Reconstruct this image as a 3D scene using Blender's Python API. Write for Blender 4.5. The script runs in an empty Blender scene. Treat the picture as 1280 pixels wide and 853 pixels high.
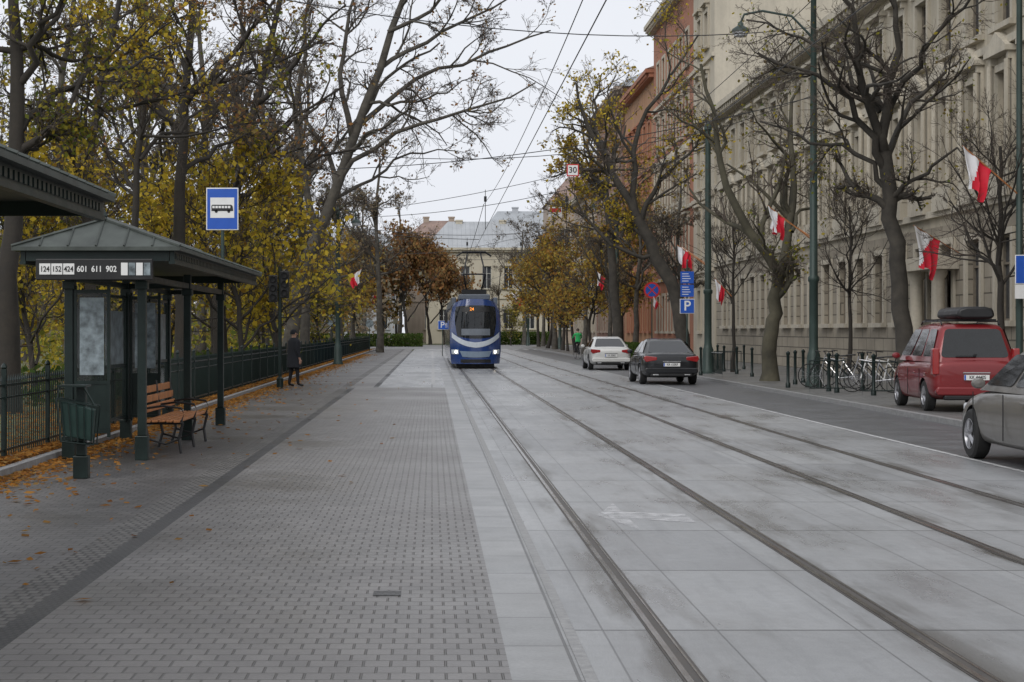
import bpy, bmesh, math, random
import numpy as np
from mathutils import Vector, Matrix
rad=math.radians; pi=math.pi
random.seed(5)
F=2200.;CX=540.;HY=414.;EH=1.7
def gp(x,y):
    s=(y-HY)/EH; return ((x-CX)/s, F/s)
def XX(x,Y): return (x-CX)*Y/F
def ZZ(y,Y): return EH-(y-HY)*Y/F
col=bpy.context.scene.collection
# ---------------- materials
def newmat(name):
    m=bpy.data.materials.new(name); m.use_nodes=True
    nt=m.node_tree; b=nt.nodes['Principled BSDF']; return m,nt,b
def N(nt,t,**k):
    n=nt.nodes.new(t)
    for a,v in k.items(): setattr(n,a,v)
    return n
def mixc(nt,fac,a,b,bt='MIX'):
    n=nt.nodes.new('ShaderNodeMix'); n.data_type='RGBA'; n.blend_type=bt
    for s,v in ((n.inputs[0],fac),(n.inputs[6],a),(n.inputs[7],b)):
        if isinstance(v,(int,float)): s.default_value=v
        elif isinstance(v,tuple): s.default_value=(v+(1,))[:4]
        else: nt.links.new(v,s)
    return n.outputs[2]
def mth(nt,op,a,b=None,c=None,clamp=False):
    n=nt.nodes.new('ShaderNodeMath'); n.operation=op; n.use_clamp=clamp
    for i,v in enumerate((a,b,c)):
        if v is None: continue
        if isinstance(v,(int,float)): n.inputs[i].default_value=v
        else: nt.links.new(v,n.inputs[i])
    return n.outputs[0]
def noise(nt,vec,scale,detail=4,rough=.6):
    n=N(nt,'ShaderNodeTexNoise'); n.inputs['Scale'].default_value=scale; n.inputs['Detail'].default_value=detail; n.inputs['Roughness'].default_value=rough
    nt.links.new(vec,n.inputs['Vector']); return n.outputs['Fac']
def ramp(nt,fac,lo,hi,a=0.,b=1.):
    n=N(nt,'ShaderNodeMapRange'); n.clamp=True
    n.inputs[1].default_value=lo;n.inputs[2].default_value=hi;n.inputs[3].default_value=a;n.inputs[4].default_value=b
    nt.links.new(fac,n.inputs[0]); return n.outputs[0]
def objco(nt,sc=(1,1,1)):
    t=N(nt,'ShaderNodeTexCoord'); m=N(nt,'ShaderNodeMapping'); m.inputs['Scale'].default_value=sc
    nt.links.new(t.outputs['Object'],m.inputs['Vector']); return m.outputs[0]
def sc(c,k): return tuple(min(1,x*k) for x in c[:3])
def mat(name,c,rough=.6,metal=0,ns=6.,na=.25,bump=0.,bs=40.,coat=0,emit=0,streak=0):
    m,nt,b=newmat(name); v=objco(nt)
    n=noise(nt,v,ns,5); f=ramp(nt,n,.3,.7)
    cc=mixc(nt,f,sc(c,1-na),sc(c,1+na))
    if streak:
        st=noise(nt,objco(nt,(1,1,.12)),1.6,6,.7); cc=mixc(nt,ramp(nt,st,.42,.7,0,streak),cc,sc(c,.45))
        fn=noise(nt,v,9,5); cc=mixc(nt,ramp(nt,fn,.45,.7,0,streak*.6),cc,sc(c,.6))
    nt.links.new(cc,b.inputs['Base Color'])
    b.inputs['Metallic'].default_value=metal
    nt.links.new(ramp(nt,n,.3,.7,rough*.85,min(1,rough*1.15)),b.inputs['Roughness'])
    if coat: b.inputs['Coat Weight'].default_value=coat; b.inputs['Coat Roughness'].default_value=.08
    if bump:
        bn=N(nt,'ShaderNodeBump'); bn.inputs['Distance'].default_value=.01; bn.inputs['Strength'].default_value=bump
        nt.links.new(noise(nt,v,bs,5),bn.inputs['Height']); nt.links.new(bn.outputs[0],b.inputs['Normal'])
    if emit:
        b.inputs['Emission Color'].default_value=tuple(c[:3])+(1,); b.inputs['Emission Strength'].default_value=emit
    return m
def brickmat(name,c1,c2,mortar,bw,rh,ms=.01,off=.5,rough=.6,plane='xy',bump=.6,ns=1.5,dirt=.35,sm=.1):
    m,nt,b=newmat(name); t=N(nt,'ShaderNodeTexCoord'); src=t.outputs['Object']
    if plane!='xy':
        s=N(nt,'ShaderNodeSeparateXYZ'); cb=N(nt,'ShaderNodeCombineXYZ'); nt.links.new(src,s.inputs[0])
        nt.links.new(mth(nt,'ADD',s.outputs[0],s.outputs[1]),cb.inputs[0]); nt.links.new(s.outputs[2],cb.inputs[1]); src=cb.outputs[0]
    br=N(nt,'ShaderNodeTexBrick'); br.offset=off; nt.links.new(src,br.inputs['Vector'])
    for k,v in (('Scale',1),('Mortar Size',ms),('Mortar Smooth',sm),('Bias',0),('Brick Width',bw),('Row Height',rh)): br.inputs[k].default_value=v
    br.inputs['Color1'].default_value=c1+(1,);br.inputs['Color2'].default_value=c2+(1,);br.inputs['Mortar'].default_value=mortar+(1,)
    n=noise(nt,src,ns,6); n2=noise(nt,src,40,4); n5=noise(nt,src,.35,4)
    c=mixc(nt,ramp(nt,n,.3,.7,0,1),br.outputs['Color'],mixc(nt,1.,br.outputs['Color'],(1-dirt,)*3,'MULTIPLY'))
    c=mixc(nt,ramp(nt,n5,.4,.62,0,.6),c,mixc(nt,1.,c,(1-dirt*.9,1-dirt*.95,1-dirt*1.05),'MULTIPLY'))
    c=mixc(nt,ramp(nt,n2,.35,.65,0,.5),c,mixc(nt,1.,c,(.7,.7,.7),'MULTIPLY'))
    nt.links.new(c,b.inputs['Base Color']); nt.links.new(ramp(nt,n5,.35,.65,min(1,rough*1.15),rough*.7),b.inputs['Roughness'])
    h=mth(nt,'ADD',mth(nt,'MULTIPLY',br.outputs['Fac'],-1.),mth(nt,'MULTIPLY',n2,.35))
    bn=N(nt,'ShaderNodeBump'); bn.inputs['Distance'].default_value=.008; bn.inputs['Strength'].default_value=bump
    nt.links.new(h,bn.inputs['Height']); nt.links.new(bn.outputs[0],b.inputs['Normal']); return m
def leafmat(name,cols,dk=.6):
    m,nt,b=newmat(name); nt.nodes.remove(b); g=N(nt,'ShaderNodeNewGeometry'); cr=N(nt,'ShaderNodeValToRGB')
    e=cr.color_ramp.elements
    while len(e)<len(cols): e.new(.5)
    for i,c in enumerate(cols): e[i].position=i/(len(cols)-1.); e[i].color=c+(1,)
    nt.links.new(g.outputs['Random Per Island'],cr.inputs[0])
    n=noise(nt,objco(nt),.45,3); c=mixc(nt,ramp(nt,n,.38,.62,0,1),cr.outputs[0],mixc(nt,1.,cr.outputs[0],(dk,dk,dk),'MULTIPLY'))
    d=N(nt,'ShaderNodeBsdfDiffuse'); t=N(nt,'ShaderNodeBsdfTranslucent'); mx=N(nt,'ShaderNodeMixShader'); mx.inputs[0].default_value=.42
    nt.links.new(c,d.inputs[0]);nt.links.new(c,t.inputs[0]);nt.links.new(d.outputs[0],mx.inputs[1]);nt.links.new(t.outputs[0],mx.inputs[2])
    nt.links.new(mx.outputs[0],nt.nodes['Material Output'].inputs[0]); return m
M={}
M['bark']=mat('bark_grey',(.078,.07,.058),.9,ns=3,na=.5,bump=1,bs=14)
M['barkmoss']=mat('bark_moss',(.075,.068,.046),.9,ns=1.6,na=.5,bump=1,bs=14)
M['barkdark']=mat('bark_dark',(.034,.029,.024),.9,ns=3,na=.4,bump=1,bs=14)
M['barkgrey']=mat('bark_street_tree',(.052,.046,.038),.9,ns=3,na=.45,bump=1,bs=14)
M['twig']=mat('twig',(.085,.068,.055),.9)
M['yleaf']=leafmat('leaf_yellow',[(.26,.24,.05),(.62,.44,.045),(.7,.52,.08),(.36,.3,.05),(.3,.17,.04)],.7)
M['gleaf']=leafmat('leaf_yellow_green',[(.11,.15,.04),(.26,.26,.05),(.55,.42,.06),(.16,.17,.05),(.26,.16,.05)],.65)
M['oleaf']=leafmat('leaf_orange',[(.3,.14,.06),(.4,.21,.08),(.22,.11,.06),(.36,.26,.1),(.24,.17,.1)],.7)
M['mleaf']=leafmat('leaf_mixed_yellow_orange',[(.5,.35,.06),(.42,.22,.06),(.28,.18,.06),(.6,.45,.1),(.26,.24,.09)],.7)
M['bleaf']=leafmat('leaf_brown_hazed',[(.22,.17,.125),(.27,.21,.14),(.2,.2,.15),(.3,.22,.13)],.8)  # brown leaves of the distant trees, lightened so the colour carries the haze
M['hedge']=leafmat('leaf_green',[(.05,.09,.025),(.08,.12,.03),(.11,.14,.04)])
M['fallen']=leafmat('leaf_fallen',[(.46,.19,.04),(.52,.26,.07),(.24,.1,.035),(.42,.27,.1)],.75)
M['green']=mat('green_painted_iron',(.014,.04,.034),.4,metal=.2,ns=4,na=.3)
M['dgreen']=mat('dark_green_iron',(.008,.018,.016),.38,metal=.2,ns=4,na=.3)
M['pole']=mat('green_pole_paint',(.034,.056,.049),.5,metal=.2,ns=2,na=.3)
M['roofm']=mat('shelter_roof_metal',(.065,.075,.068),.5,metal=.3,ns=3,na=.4)
M['black']=mat('black_plastic',(.012,.012,.013),.45)
M['rubber']=mat('tyre_rubber',(.018,.018,.018),.85)
M['rim']=mat('alloy_rim',(.4,.4,.42),.35,metal=.8,na=.1)
M['chrome']=mat('chrome_trim',(.5,.5,.5),.25,metal=.9,na=.1)
M['white']=mat('white_paint',(.75,.75,.74),.5,na=.06)
M['blue']=mat('sign_blue',(.015,.09,.45),.4,na=.06)
M['redp']=mat('sign_red',(.55,.03,.03),.45,na=.08)
M['wood']=mat('bench_wood',(.42,.17,.06),.5,ns=9,na=.35)
M['skin']=mat('skin',(.5,.3,.22),.55,na=.08)
M['coat']=mat('dark_cloth',(.016,.018,.024),.9,na=.3)
M['trouser']=mat('dark_trousers',(.014,.014,.018),.9,na=.3)
M['hair']=mat('hair',(.05,.035,.025),.7)
M['hiviz']=mat('green_jacket',(.03,.42,.12),.8,na=.1)
M['steel']=mat('rail_steel',(.38,.37,.36),.2,metal=1,ns=2,na=.2)
M['ruststeel']=mat('rusty_rail',(.05,.042,.035),.55,ns=12,na=.5)
M['flagw']=mat('flag_white',(.78,.78,.8),.8,na=.05)
M['flagr']=mat('flag_red',(.66,.02,.045),.8,na=.08)
M['poster']=mat('poster_paper',(.2,.24,.26),.4,ns=7,na=.7)
M['plate']=mat('number_plate',(.75,.75,.74),.4,na=.04)
M['tail']=mat('tail_lamp_red',(.3,.01,.01),.15,coat=1,na=.1)
M['headl']=mat('head_lamp',(.7,.72,.75),.1,na=.1)
M['headon']=mat('head_lamp_lit',(1,.9,.74),.2,na=0,emit=7)
M['orange']=mat('display_orange',(1,.35,.05),.4,na=0,emit=.9)
def glassmat(name,c,r=.04,na=.2):
    m,nt,b=newmat(name); o=N(nt,'ShaderNodeObjectInfo')
    n=noise(nt,objco(nt),1.2,2); f=mth(nt,'MULTIPLY',o.outputs['Random'],ramp(nt,n,.35,.65,.3,1))
    nt.links.new(mixc(nt,f,c,sc(c,4)),b.inputs['Base Color']); b.inputs['Roughness'].default_value=r; b.inputs['IOR'].default_value=1.5
    return m
M['glass']=glassmat('window_glass',(.02,.022,.025),.06)
M['cglass']=mat('car_glass',(.012,.014,.016),.04,na=.2)
m,nt,b=newmat('clear_glass'); b.inputs['Base Color'].default_value=(.03,.038,.036,1); b.inputs['Roughness'].default_value=.02; b.inputs['Alpha'].default_value=.3; M['clear']=m
# ---------------- mesh builder
class MB:
    def __init__(s): s.v=[];s.f=[];s.m=[]
    def add(s,vs,fs,mi=0):
        o=len(s.v); s.v+=[tuple(v) for v in vs]; s.f+=[tuple(o+i for i in f) for f in fs]; s.m+=[mi]*len(fs); return s
    def box(s,x0,x1,y0,y1,z0,z1,mi=0,mtx=None):
        vs=[Vector((x,y,z)) for z in (z0,z1) for y in (y0,y1) for x in (x0,x1)]
        if mtx: vs=[mtx@v for v in vs]
        return s.add(vs,[(0,2,3,1),(4,5,7,6),(0,1,5,4),(2,6,7,3),(0,4,6,2),(1,3,7,5)],mi)
    def cyl(s,p0,p1,r0,r1=None,n=10,mi=0,cap=True):
        return s.tube([p0,p1],[r0,r0 if r1 is None else r1],n,mi,cap)
    def tube(s,pts,r,n=8,mi=0,cap=True):
        pts=[Vector(p) for p in pts]; m=len(pts)
        if isinstance(r,(int,float)): r=[r]*m
        vs=[];d0=(pts[-1]-pts[0]).normalized(); ref=Vector((0,0,1)) if abs(d0.z)<.8 else Vector((1,0,0))
        for i,p in enumerate(pts):
            t=(pts[min(i+1,m-1)]-pts[max(i-1,0)]).normalized(); u=t.cross(ref).normalized(); w=t.cross(u)
            vs+=[p+(u*math.cos(a)+w*math.sin(a))*r[i] for a in [2*pi*k/n for k in range(n)]]
        fs=[(i*n+k,i*n+(k+1)%n,(i+1)*n+(k+1)%n,(i+1)*n+k) for i in range(m-1) for k in range(n)]
        if cap: fs+=[tuple(range(n))[::-1],tuple(range((m-1)*n,m*n))]
        return s.add(vs,fs,mi)
    def lathe(s,prof,n=24,axis='z',c=(0,0,0),mi=0):
        vs=[]
        for r,h in prof:
            for k in range(n):
                a=2*pi*k/n; x,y=r*math.cos(a),r*math.sin(a)
                vs.append({'z':(c[0]+x,c[1]+y,c[2]+h),'x':(c[0]+h,c[1]+x,c[2]+y),'y':(c[0]+x,c[1]+h,c[2]+y)}[axis])
        m=len(prof)
        return s.add(vs,[(i*n+k,i*n+(k+1)%n,(i+1)*n+(k+1)%n,(i+1)*n+k) for i in range(m-1) for k in range(n)],mi)
    def poly(s,pts,y0,y1,mi=0,axis='y'):
        n=len(pts)
        if axis=='y': vs=[(x,y0,z) for x,z in pts]+[(x,y1,z) for x,z in pts]
        else: vs=[(y0,x,z) for x,z in pts]+[(y1,x,z) for x,z in pts]
        return s.add(vs,[tuple(range(n)),tuple(range(n,2*n))[::-1]]+[(i,(i+1)%n,n+(i+1)%n,n+i) for i in range(n)],mi)
    def mesh(s,name,mats,smooth=False):
        me=bpy.data.meshes.new(name); me.from_pydata(s.v,[],s.f)
        for m in mats: me.materials.append(M[m] if isinstance(m,str) else m)
        me.polygons.foreach_set('material_index',s.m)
        bm=bmesh.new(); bm.from_mesh(me); bmesh.ops.recalc_face_normals(bm,faces=bm.faces); bm.to_mesh(me); bm.free()
        if smooth:
            me.polygons.foreach_set('use_smooth',[True]*len(me.polygons)); me.set_sharp_from_angle(angle=rad(40))
        return me
    def obj(s,name,mats,parent=None,loc=(0,0,0),smooth=False,bevel=0,rot=(0,0,0)):
        if isinstance(mats,(str,bpy.types.Material)): mats=[mats]
        return mkobj(name,s.mesh(name,mats,smooth),parent,loc,bevel,rot)
def mkobj(name,me,parent=None,loc=(0,0,0),bevel=0,rot=(0,0,0)):
    o=bpy.data.objects.new(name,me); o.location=loc; o.rotation_euler=rot; col.objects.link(o)
    if parent: o.parent=parent
    if bevel:
        b=o.modifiers.new('b','BEVEL'); b.width=bevel; b.segments=2 if bevel<.06 else 5; b.limit_method='ANGLE'
        if bevel>=.06: b.angle_limit=rad(18)
    return o
def top(name,label,cat,loc=(0,0,0),rz=0,group=None):
    o=bpy.data.objects.new(name,None); o.empty_display_size=.2; o.location=loc; o.rotation_euler=(0,0,rz); col.objects.link(o)
    o['label']=label;o['category']=cat
    if group:o['group']=group
    return o
def tag(o,label,cat,group=None):
    o['label']=label;o['category']=cat
    if group:o['group']=group
    return o
def struct(name,x0,x1,y0,y1,z,m,th=0):
    b=MB()
    if th: b.box(x0,x1,y0,y1,z-th,z)
    else: b.add([(x0,y0,z),(x1,y0,z),(x1,y1,z),(x0,y1,z)],[(0,1,2,3)])
    o=b.obj(name,m); o['kind']='structure'; return o
def text(s,size,loc,rot,m,parent,name='lettering',ext=.002,sx=1.,bold=.012):
    cu=bpy.data.curves.new('t','FONT'); cu.body=s; cu.size=size; cu.extrude=ext; cu.align_x='CENTER'; cu.align_y='CENTER'; cu.offset=size*bold
    o=bpy.data.objects.new('t',cu); col.objects.link(o); dg=bpy.context.evaluated_depsgraph_get()
    me=bpy.data.meshes.new_from_object(o.evaluated_get(dg)); bpy.data.objects.remove(o)
    me.materials.clear(); me.materials.append(M[m])
    q=mkobj(name,me,parent,loc,0,rot); q.scale=(sx,1,1); return q
FR=(rad(90),0,0)
# ---------------- world, sun, camera
sce=bpy.context.scene
w=bpy.data.worlds.new('World'); sce.world=w; w.use_nodes=True; nt=w.node_tree; bg=nt.nodes['Background']
sky=N(nt,'ShaderNodeTexSky'); sky.sky_type='NISHITA'; sky.sun_disc=False; sky.sun_elevation=rad(40); sky.sun_rotation=rad(150); sky.dust_density=4
hs=N(nt,'ShaderNodeHueSaturation'); hs.inputs['Saturation'].default_value=.25; nt.links.new(sky.outputs[0],hs.inputs['Color'])
tc=N(nt,'ShaderNodeTexCoord'); cn=noise(nt,tc.outputs['Generated'],2.2,5)
over=mixc(nt,ramp(nt,cn,.3,.7),(8.6,8.9,9.6),(9.3,9.5,10.0))
nt.links.new(mixc(nt,.9,hs.outputs[0],over),bg.inputs['Color']); bg.inputs['Strength'].default_value=.102
sl=bpy.data.lights.new('sun','SUN'); sl.energy=1.3; sl.angle=rad(35); sl.color=(1,.97,.92)
so=bpy.data.objects.new('sun',sl); so.rotation_euler=(rad(50),0,rad(-30)); col.objects.link(so)
cam=bpy.data.cameras.new('camera'); co=bpy.data.objects.new('camera',cam); col.objects.link(co); sce.camera=co
co.location=(0,0,EH); co.rotation_euler=(rad(90),0,0); cam.lens=F/1280*36; cam.sensor_width=36; cam.shift_x=100/1280; cam.shift_y=-12.5/1280
cam.clip_end=3000; cam.clip_start=.1
sce.view_settings.view_transform='Standard'; sce.view_settings.look='None'; sce.view_settings.exposure=0
# ---------------- ground surfaces
M['lawn']=mat('park_lawn',(.09,.1,.038),.95,ns=1.2,na=.6,bump=1,bs=20)
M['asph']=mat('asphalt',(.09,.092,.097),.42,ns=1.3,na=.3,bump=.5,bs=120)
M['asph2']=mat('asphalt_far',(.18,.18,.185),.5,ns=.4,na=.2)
M['kerb']=mat('granite_kerb',(.25,.25,.25),.6,ns=14,na=.3,bump=.4)
M['soil']=mat('leafy_soil',(.1,.05,.02),.95,ns=8,na=.5,bump=1,bs=30)
M['paver']=brickmat('concrete_pavers',(.162,.153,.149),(.205,.194,.188),(.09,.085,.08),.14,.165,.008,.5,.4,dirt=.28,bump=.9,sm=.6)
M['paver2']=brickmat('footway_pavers',(.115,.108,.106),(.155,.146,.142),(.058,.055,.053),.14,.15,.009,.5,.45,ns=.9,dirt=.35,bump=.9,sm=.6)
M['sett']=brickmat('small_setts',(.13,.122,.114),(.2,.19,.178),(.045,.043,.04),.085,.12,.014,.5,.55,dirt=.4,bump=1.2,sm=.6)
M['grate']=brickmat('drain_grate',(.04,.038,.038),(.055,.053,.052),(.015,.015,.015),.05,.07,.01,.5,.5,dirt=.4,bump=1)
M['slab']=brickmat('edge_slabs',(.28,.286,.29),(.35,.355,.36),(.11,.11,.11),.36,.95,.009,0,.4,dirt=.3,ns=2.5,bump=.6)
M['side']=brickmat('right_footway_slabs',(.17,.168,.165),(.21,.207,.2),(.08,.08,.08),.5,.5,.01,.5,.5,dirt=.3)
def concrete(name,base=(.355,.362,.368)):
    m,nt,b=newmat(name); v=objco(nt); s=N(nt,'ShaderNodeSeparateXYZ'); nt.links.new(v,s.inputs[0])
    n1=noise(nt,v,.5,6); n2=noise(nt,v,9,6); n3=noise(nt,objco(nt,(1,.12,1)),3,6); n4=noise(nt,v,90,3); n6=noise(nt,objco(nt,(1,.25,1)),1.1,6,.68); n7=noise(nt,objco(nt,(1,.07,1)),6,5,.7)
    c=mixc(nt,ramp(nt,n1,.3,.7),sc(base,.84),sc(base,1.08))
    c=mixc(nt,ramp(nt,n2,.42,.7,0,.35),c,sc(base,.62)); c=mixc(nt,ramp(nt,n4,.4,.65,0,.4),c,sc(base,.55))
    c=mixc(nt,ramp(nt,n6,.52,.68,0,.4),c,sc(base,.5)); c=mixc(nt,ramp(nt,n7,.5,.7,0,.4),c,sc(base,.5))
    d=None
    for xr in (1.28,2.71,4.35,5.75):
        a=mth(nt,'ABSOLUTE',mth(nt,'SUBTRACT',s.outputs[0],xr)); e=ramp(nt,a,.05,.36,1,0)
        d=e if d is None else mth(nt,'MAXIMUM',d,e)
    dm=mth(nt,'MULTIPLY',d,ramp(nt,n3,.48,.62,.04,1)); c=mixc(nt,dm,c,(.085,.08,.07))
    br=N(nt,'ShaderNodeTexBrick'); br.offset=0; nt.links.new(v,br.inputs['Vector'])
    for k,vv in (('Scale',1),('Mortar Size',.016),('Mortar Smooth',.1),('Bias',0),('Brick Width',200),('Row Height',2.5)): br.inputs[k].default_value=vv
    br.inputs['Color1'].default_value=(.92,.92,.92,1);br.inputs['Color2'].default_value=(1,1,1,1);br.inputs['Mortar'].default_value=(.25,.25,.25,1)
    c=mixc(nt,1.,c,br.outputs['Color'],'MULTIPLY')
    j=None
    for xj in (.97,1.62,2.42,3.53,4.07,4.66,5.45,6.15):
        a=mth(nt,'LESS_THAN',mth(nt,'ABSOLUTE',mth(nt,'SUBTRACT',s.outputs[0],xj)),.006)
        j=a if j is None else mth(nt,'MAXIMUM',j,a)
    c=mixc(nt,mth(nt,'MULTIPLY',j,.7),c,(.08,.08,.08))
    fl=mth(nt,'FLOOR',mth(nt,'DIVIDE',s.outputs[1],2.5)); wn=N(nt,'ShaderNodeTexWhiteNoise'); wn.noise_dimensions='2D'; cb=N(nt,'ShaderNodeCombineXYZ')
    nt.links.new(fl,cb.inputs[0]); nt.links.new(mth(nt,'FLOOR',mth(nt,'DIVIDE',mth(nt,'SUBTRACT',s.outputs[0],.97),1.5)),cb.inputs[1]); nt.links.new(cb.outputs[0],wn.inputs['Vector'])
    c=mixc(nt,wn.outputs['Value'],c,mixc(nt,1.,c,(.8,.8,.81),'MULTIPLY'))
    nt.links.new(c,b.inputs['Base Color'])
    nt.links.new(mth(nt,'SUBTRACT',ramp(nt,n6,.42,.64,.45,.24),mth(nt,'MULTIPLY',dm,.08)),b.inputs['Roughness'])
    bn=N(nt,'ShaderNodeBump'); bn.inputs['Distance'].default_value=.004; bn.inputs['Strength'].default_value=.45
    nt.links.new(mth(nt,'ADD',n4,mth(nt,'MULTIPLY',br.outputs['Fac'],-1)),bn.inputs['Height']); nt.links.new(bn.outputs[0],b.inputs['Normal'])
    return m
M['conc']=concrete('track_concrete')
struct('ground',-700,700,-60,1500,-.03,'lawn')
struct('park_ground',-90,-5.07,-10,165,.06,'lawn',.08)
struct('verge',-5.55,-5.08,-10,165,.075,'soil')
struct('kerb',-5.07,-4.95,-10,165,.1,'kerb',.12)
struct('pavement',-4.95,-2.74,-10,165,0,'paver2')
struct('cobbled_strip',-2.74,-2.46,-10,165,0,'sett')
struct('drainage_channel',-2.46,-2.3,-10,53,0,'grate')
struct('platform_paving',-2.3,.39,-10,53,0,'paver')
struct('platform_paving',-2.46,-1.78,53,165,0,'paver')
struct('gutter',-1.78,-1.62,53,150,0,'grate')
struct('concrete_apron',-1.62,.39,53,165,0,'conc')
struct('edge_slabs',.39,.745,-10,165,0,'slab')
struct('edging',.745,.81,-10,165,.003,'kerb')
struct('tram_track_bed',.81,7.1,-10,165,0,'conc')
struct('road',7.1,9.4,-10,165,0,'asph')
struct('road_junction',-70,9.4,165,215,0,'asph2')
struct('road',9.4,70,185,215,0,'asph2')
struct('kerb',9.4,9.55,-10,185,.1,'kerb',.12)
struct('footway',9.55,16.2,-10,185,.09,'side',.1)
M['worn']=mat('worn_road_paint',(.42,.42,.42),.6,ns=5,na=.4)
def faintmat():
    m,nt,b=newmat('faint_road_paint'); b.inputs['Base Color'].default_value=(.6,.6,.61,1); b.inputs['Roughness'].default_value=.5
    nt.links.new(ramp(nt,noise(nt,objco(nt),6,6),.36,.66,.08,.75),b.inputs['Alpha']); return m
M['faint']=faintmat()
struct('lane_marking',7.1,7.19,-5,160,.004,'worn')
struct('lane_marking',-.02,.1,56,150,.004,'worn')
for i in range(12): struct('lane_marking',-1.2+i*.95,-.75+i*.95,158,162,.004,'worn')
struct('drain_cover',-.38,-.2,*(lambda q:(q-.08,q+.12))(gp(460,743)[1]),.004,'grate')
b=MB(); b.add([(x,y,.004) for x,y in ((1.52,16.2),(1.78,15.0),(1.78,15.9),(2.34,15.6),(2.34,16.3),(1.78,16.5),(1.78,17.3))],[tuple(range(7))]); b.obj('road_arrow','faint')['kind']='structure'
for xr in (1.28,2.71,4.35,5.75):
    b=MB(); b.box(xr-.06,xr+.06,-10,165,-.01,.004,0); b.box(xr-.048,xr-.014,-10,165,0,.009,1); b.box(xr+.03,xr+.042,-10,165,0,.008,1)
    tag(b.obj('tram_rail',['ruststeel','steel']),'grooved steel tram rail set flush in concrete slabs','rail','tram rails')
# ---------------- foliage / tree tools
def npmesh(name,V,Q,mats,mi=None,smooth=False):
    me=bpy.data.meshes.new(name); n=len(Q)
    me.vertices.add(len(V)); me.vertices.foreach_set('co',np.ascontiguousarray(V,dtype=np.float32).ravel())
    me.loops.add(n*4); me.loops.foreach_set('vertex_index',np.ascontiguousarray(Q,dtype=np.int32).ravel())
    me.polygons.add(n); me.polygons.foreach_set('loop_start',np.arange(n,dtype=np.int32)*4)
    for m in mats: me.materials.append(M[m])
    if mi is not None: me.polygons.foreach_set('material_index',np.asarray(mi,dtype=np.int32))
    if smooth: me.polygons.foreach_set('use_smooth',np.ones(n,dtype=bool))
    me.update(calc_edges=True); me.validate(); return me
def nrm(a): return a/np.maximum(np.linalg.norm(a,axis=-1,keepdims=True),1e-9)
def tubes(P,R,k):
    B,n,_=P.shape; T=nrm(np.gradient(P,axis=1)); mean=nrm(P[:,-1]-P[:,0])
    ref=np.where(np.abs(mean[:,2:3])<.8,np.array([[0,0,1.]]),np.array([[1.,0,0]]))[:,None,:]
    U=nrm(np.cross(T,np.broadcast_to(ref,T.shape))); W=np.cross(T,U); a=np.arange(k)*2*pi/k
    V=P[:,:,None]+R[:,:,None,None]*(U[:,:,None]*np.cos(a)[:,None]+W[:,:,None]*np.sin(a)[:,None])
    b=(np.arange(B)*n*k)[:,None,None]; i=(np.arange(n-1)*k)[None,:,None]; j=np.arange(k)[None,None,:]; j2=(j+1)%k
    Q=np.stack([b+i+j,b+i+j2,b+i+k+j2,b+i+k+j],-1).reshape(-1,4); return V.reshape(-1,3),Q
def join(parts):
    V=[];Q=[];o=0
    for v,q in parts: V.append(v);Q.append(q+o);o+=len(v)
    return np.concatenate(V),np.concatenate(Q)
def grow(P,R,nch,t0,t1,lr,ang,trop,wig,n,rng,rr=.6,rmin=.004):
    B,n0,_=P.shape; par=np.repeat(np.arange(B),nch); m=len(par); tt=rng.uniform(t0,t1,m); t=tt*(n0-1); i=np.clip(t.astype(int),0,n0-2); fr=(t-i)[:,None]
    S=P[par,i]*(1-fr)+P[par,i+1]*fr; r=R[par,i]*(1-fr[:,0])+R[par,i+1]*fr[:,0]; T=nrm(P[par,i+1]-P[par,i])
    Lp=np.linalg.norm(np.diff(P,axis=1),axis=2).sum(1)[par]; q=rng.normal(size=(m,3)); q=nrm(q-(q*T).sum(1,keepdims=True)*T)
    a=(ang*rng.uniform(.6,1.35,m))[:,None]; D=np.cos(a)*T+np.sin(a)*q
    L=Lp*lr*rng.uniform(.55,1.25,m)*(1.2-.55*tt); st=(L/(n-1))[:,None]
    C=[S];
    for k in range(n-1):
        D=nrm(D+rng.normal(size=(m,3))*wig+np.array([0,0,trop])); C.append(C[-1]+D*st)
    P2=np.stack(C,1); R0=np.maximum(r*rr,rmin); R2=R0[:,None]*np.linspace(1,.35,n)[None]; return P2,np.maximum(R2,rmin*.8)
def leaves(pts,size,rng):
    n=len(pts); a=nrm(rng.normal(size=(n,3))); c=rng.normal(size=(n,3)); c=nrm(c-(c*a).sum(1,keepdims=True)*a); s=(size*rng.uniform(.6,1.3,n))[:,None]
    V=np.stack([pts-a*s*.6,pts+c*s*.42,pts+a*s*.6,pts-c*s*.42],1).reshape(-1,3); return V,np.arange(n*4).reshape(-1,4)
def resample(pts,n):
    pts=np.array(pts,float); d=np.r_[0,np.cumsum(np.linalg.norm(np.diff(pts,axis=0),axis=1))]; t=np.linspace(0,d[-1],n)
    P=np.stack([np.interp(t,d,pts[:,i]) for i in range(3)],1)
    for _ in range(2): P[1:-1]=(P[:-2]+2*P[1:-1]+P[2:])/4
    return P
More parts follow.
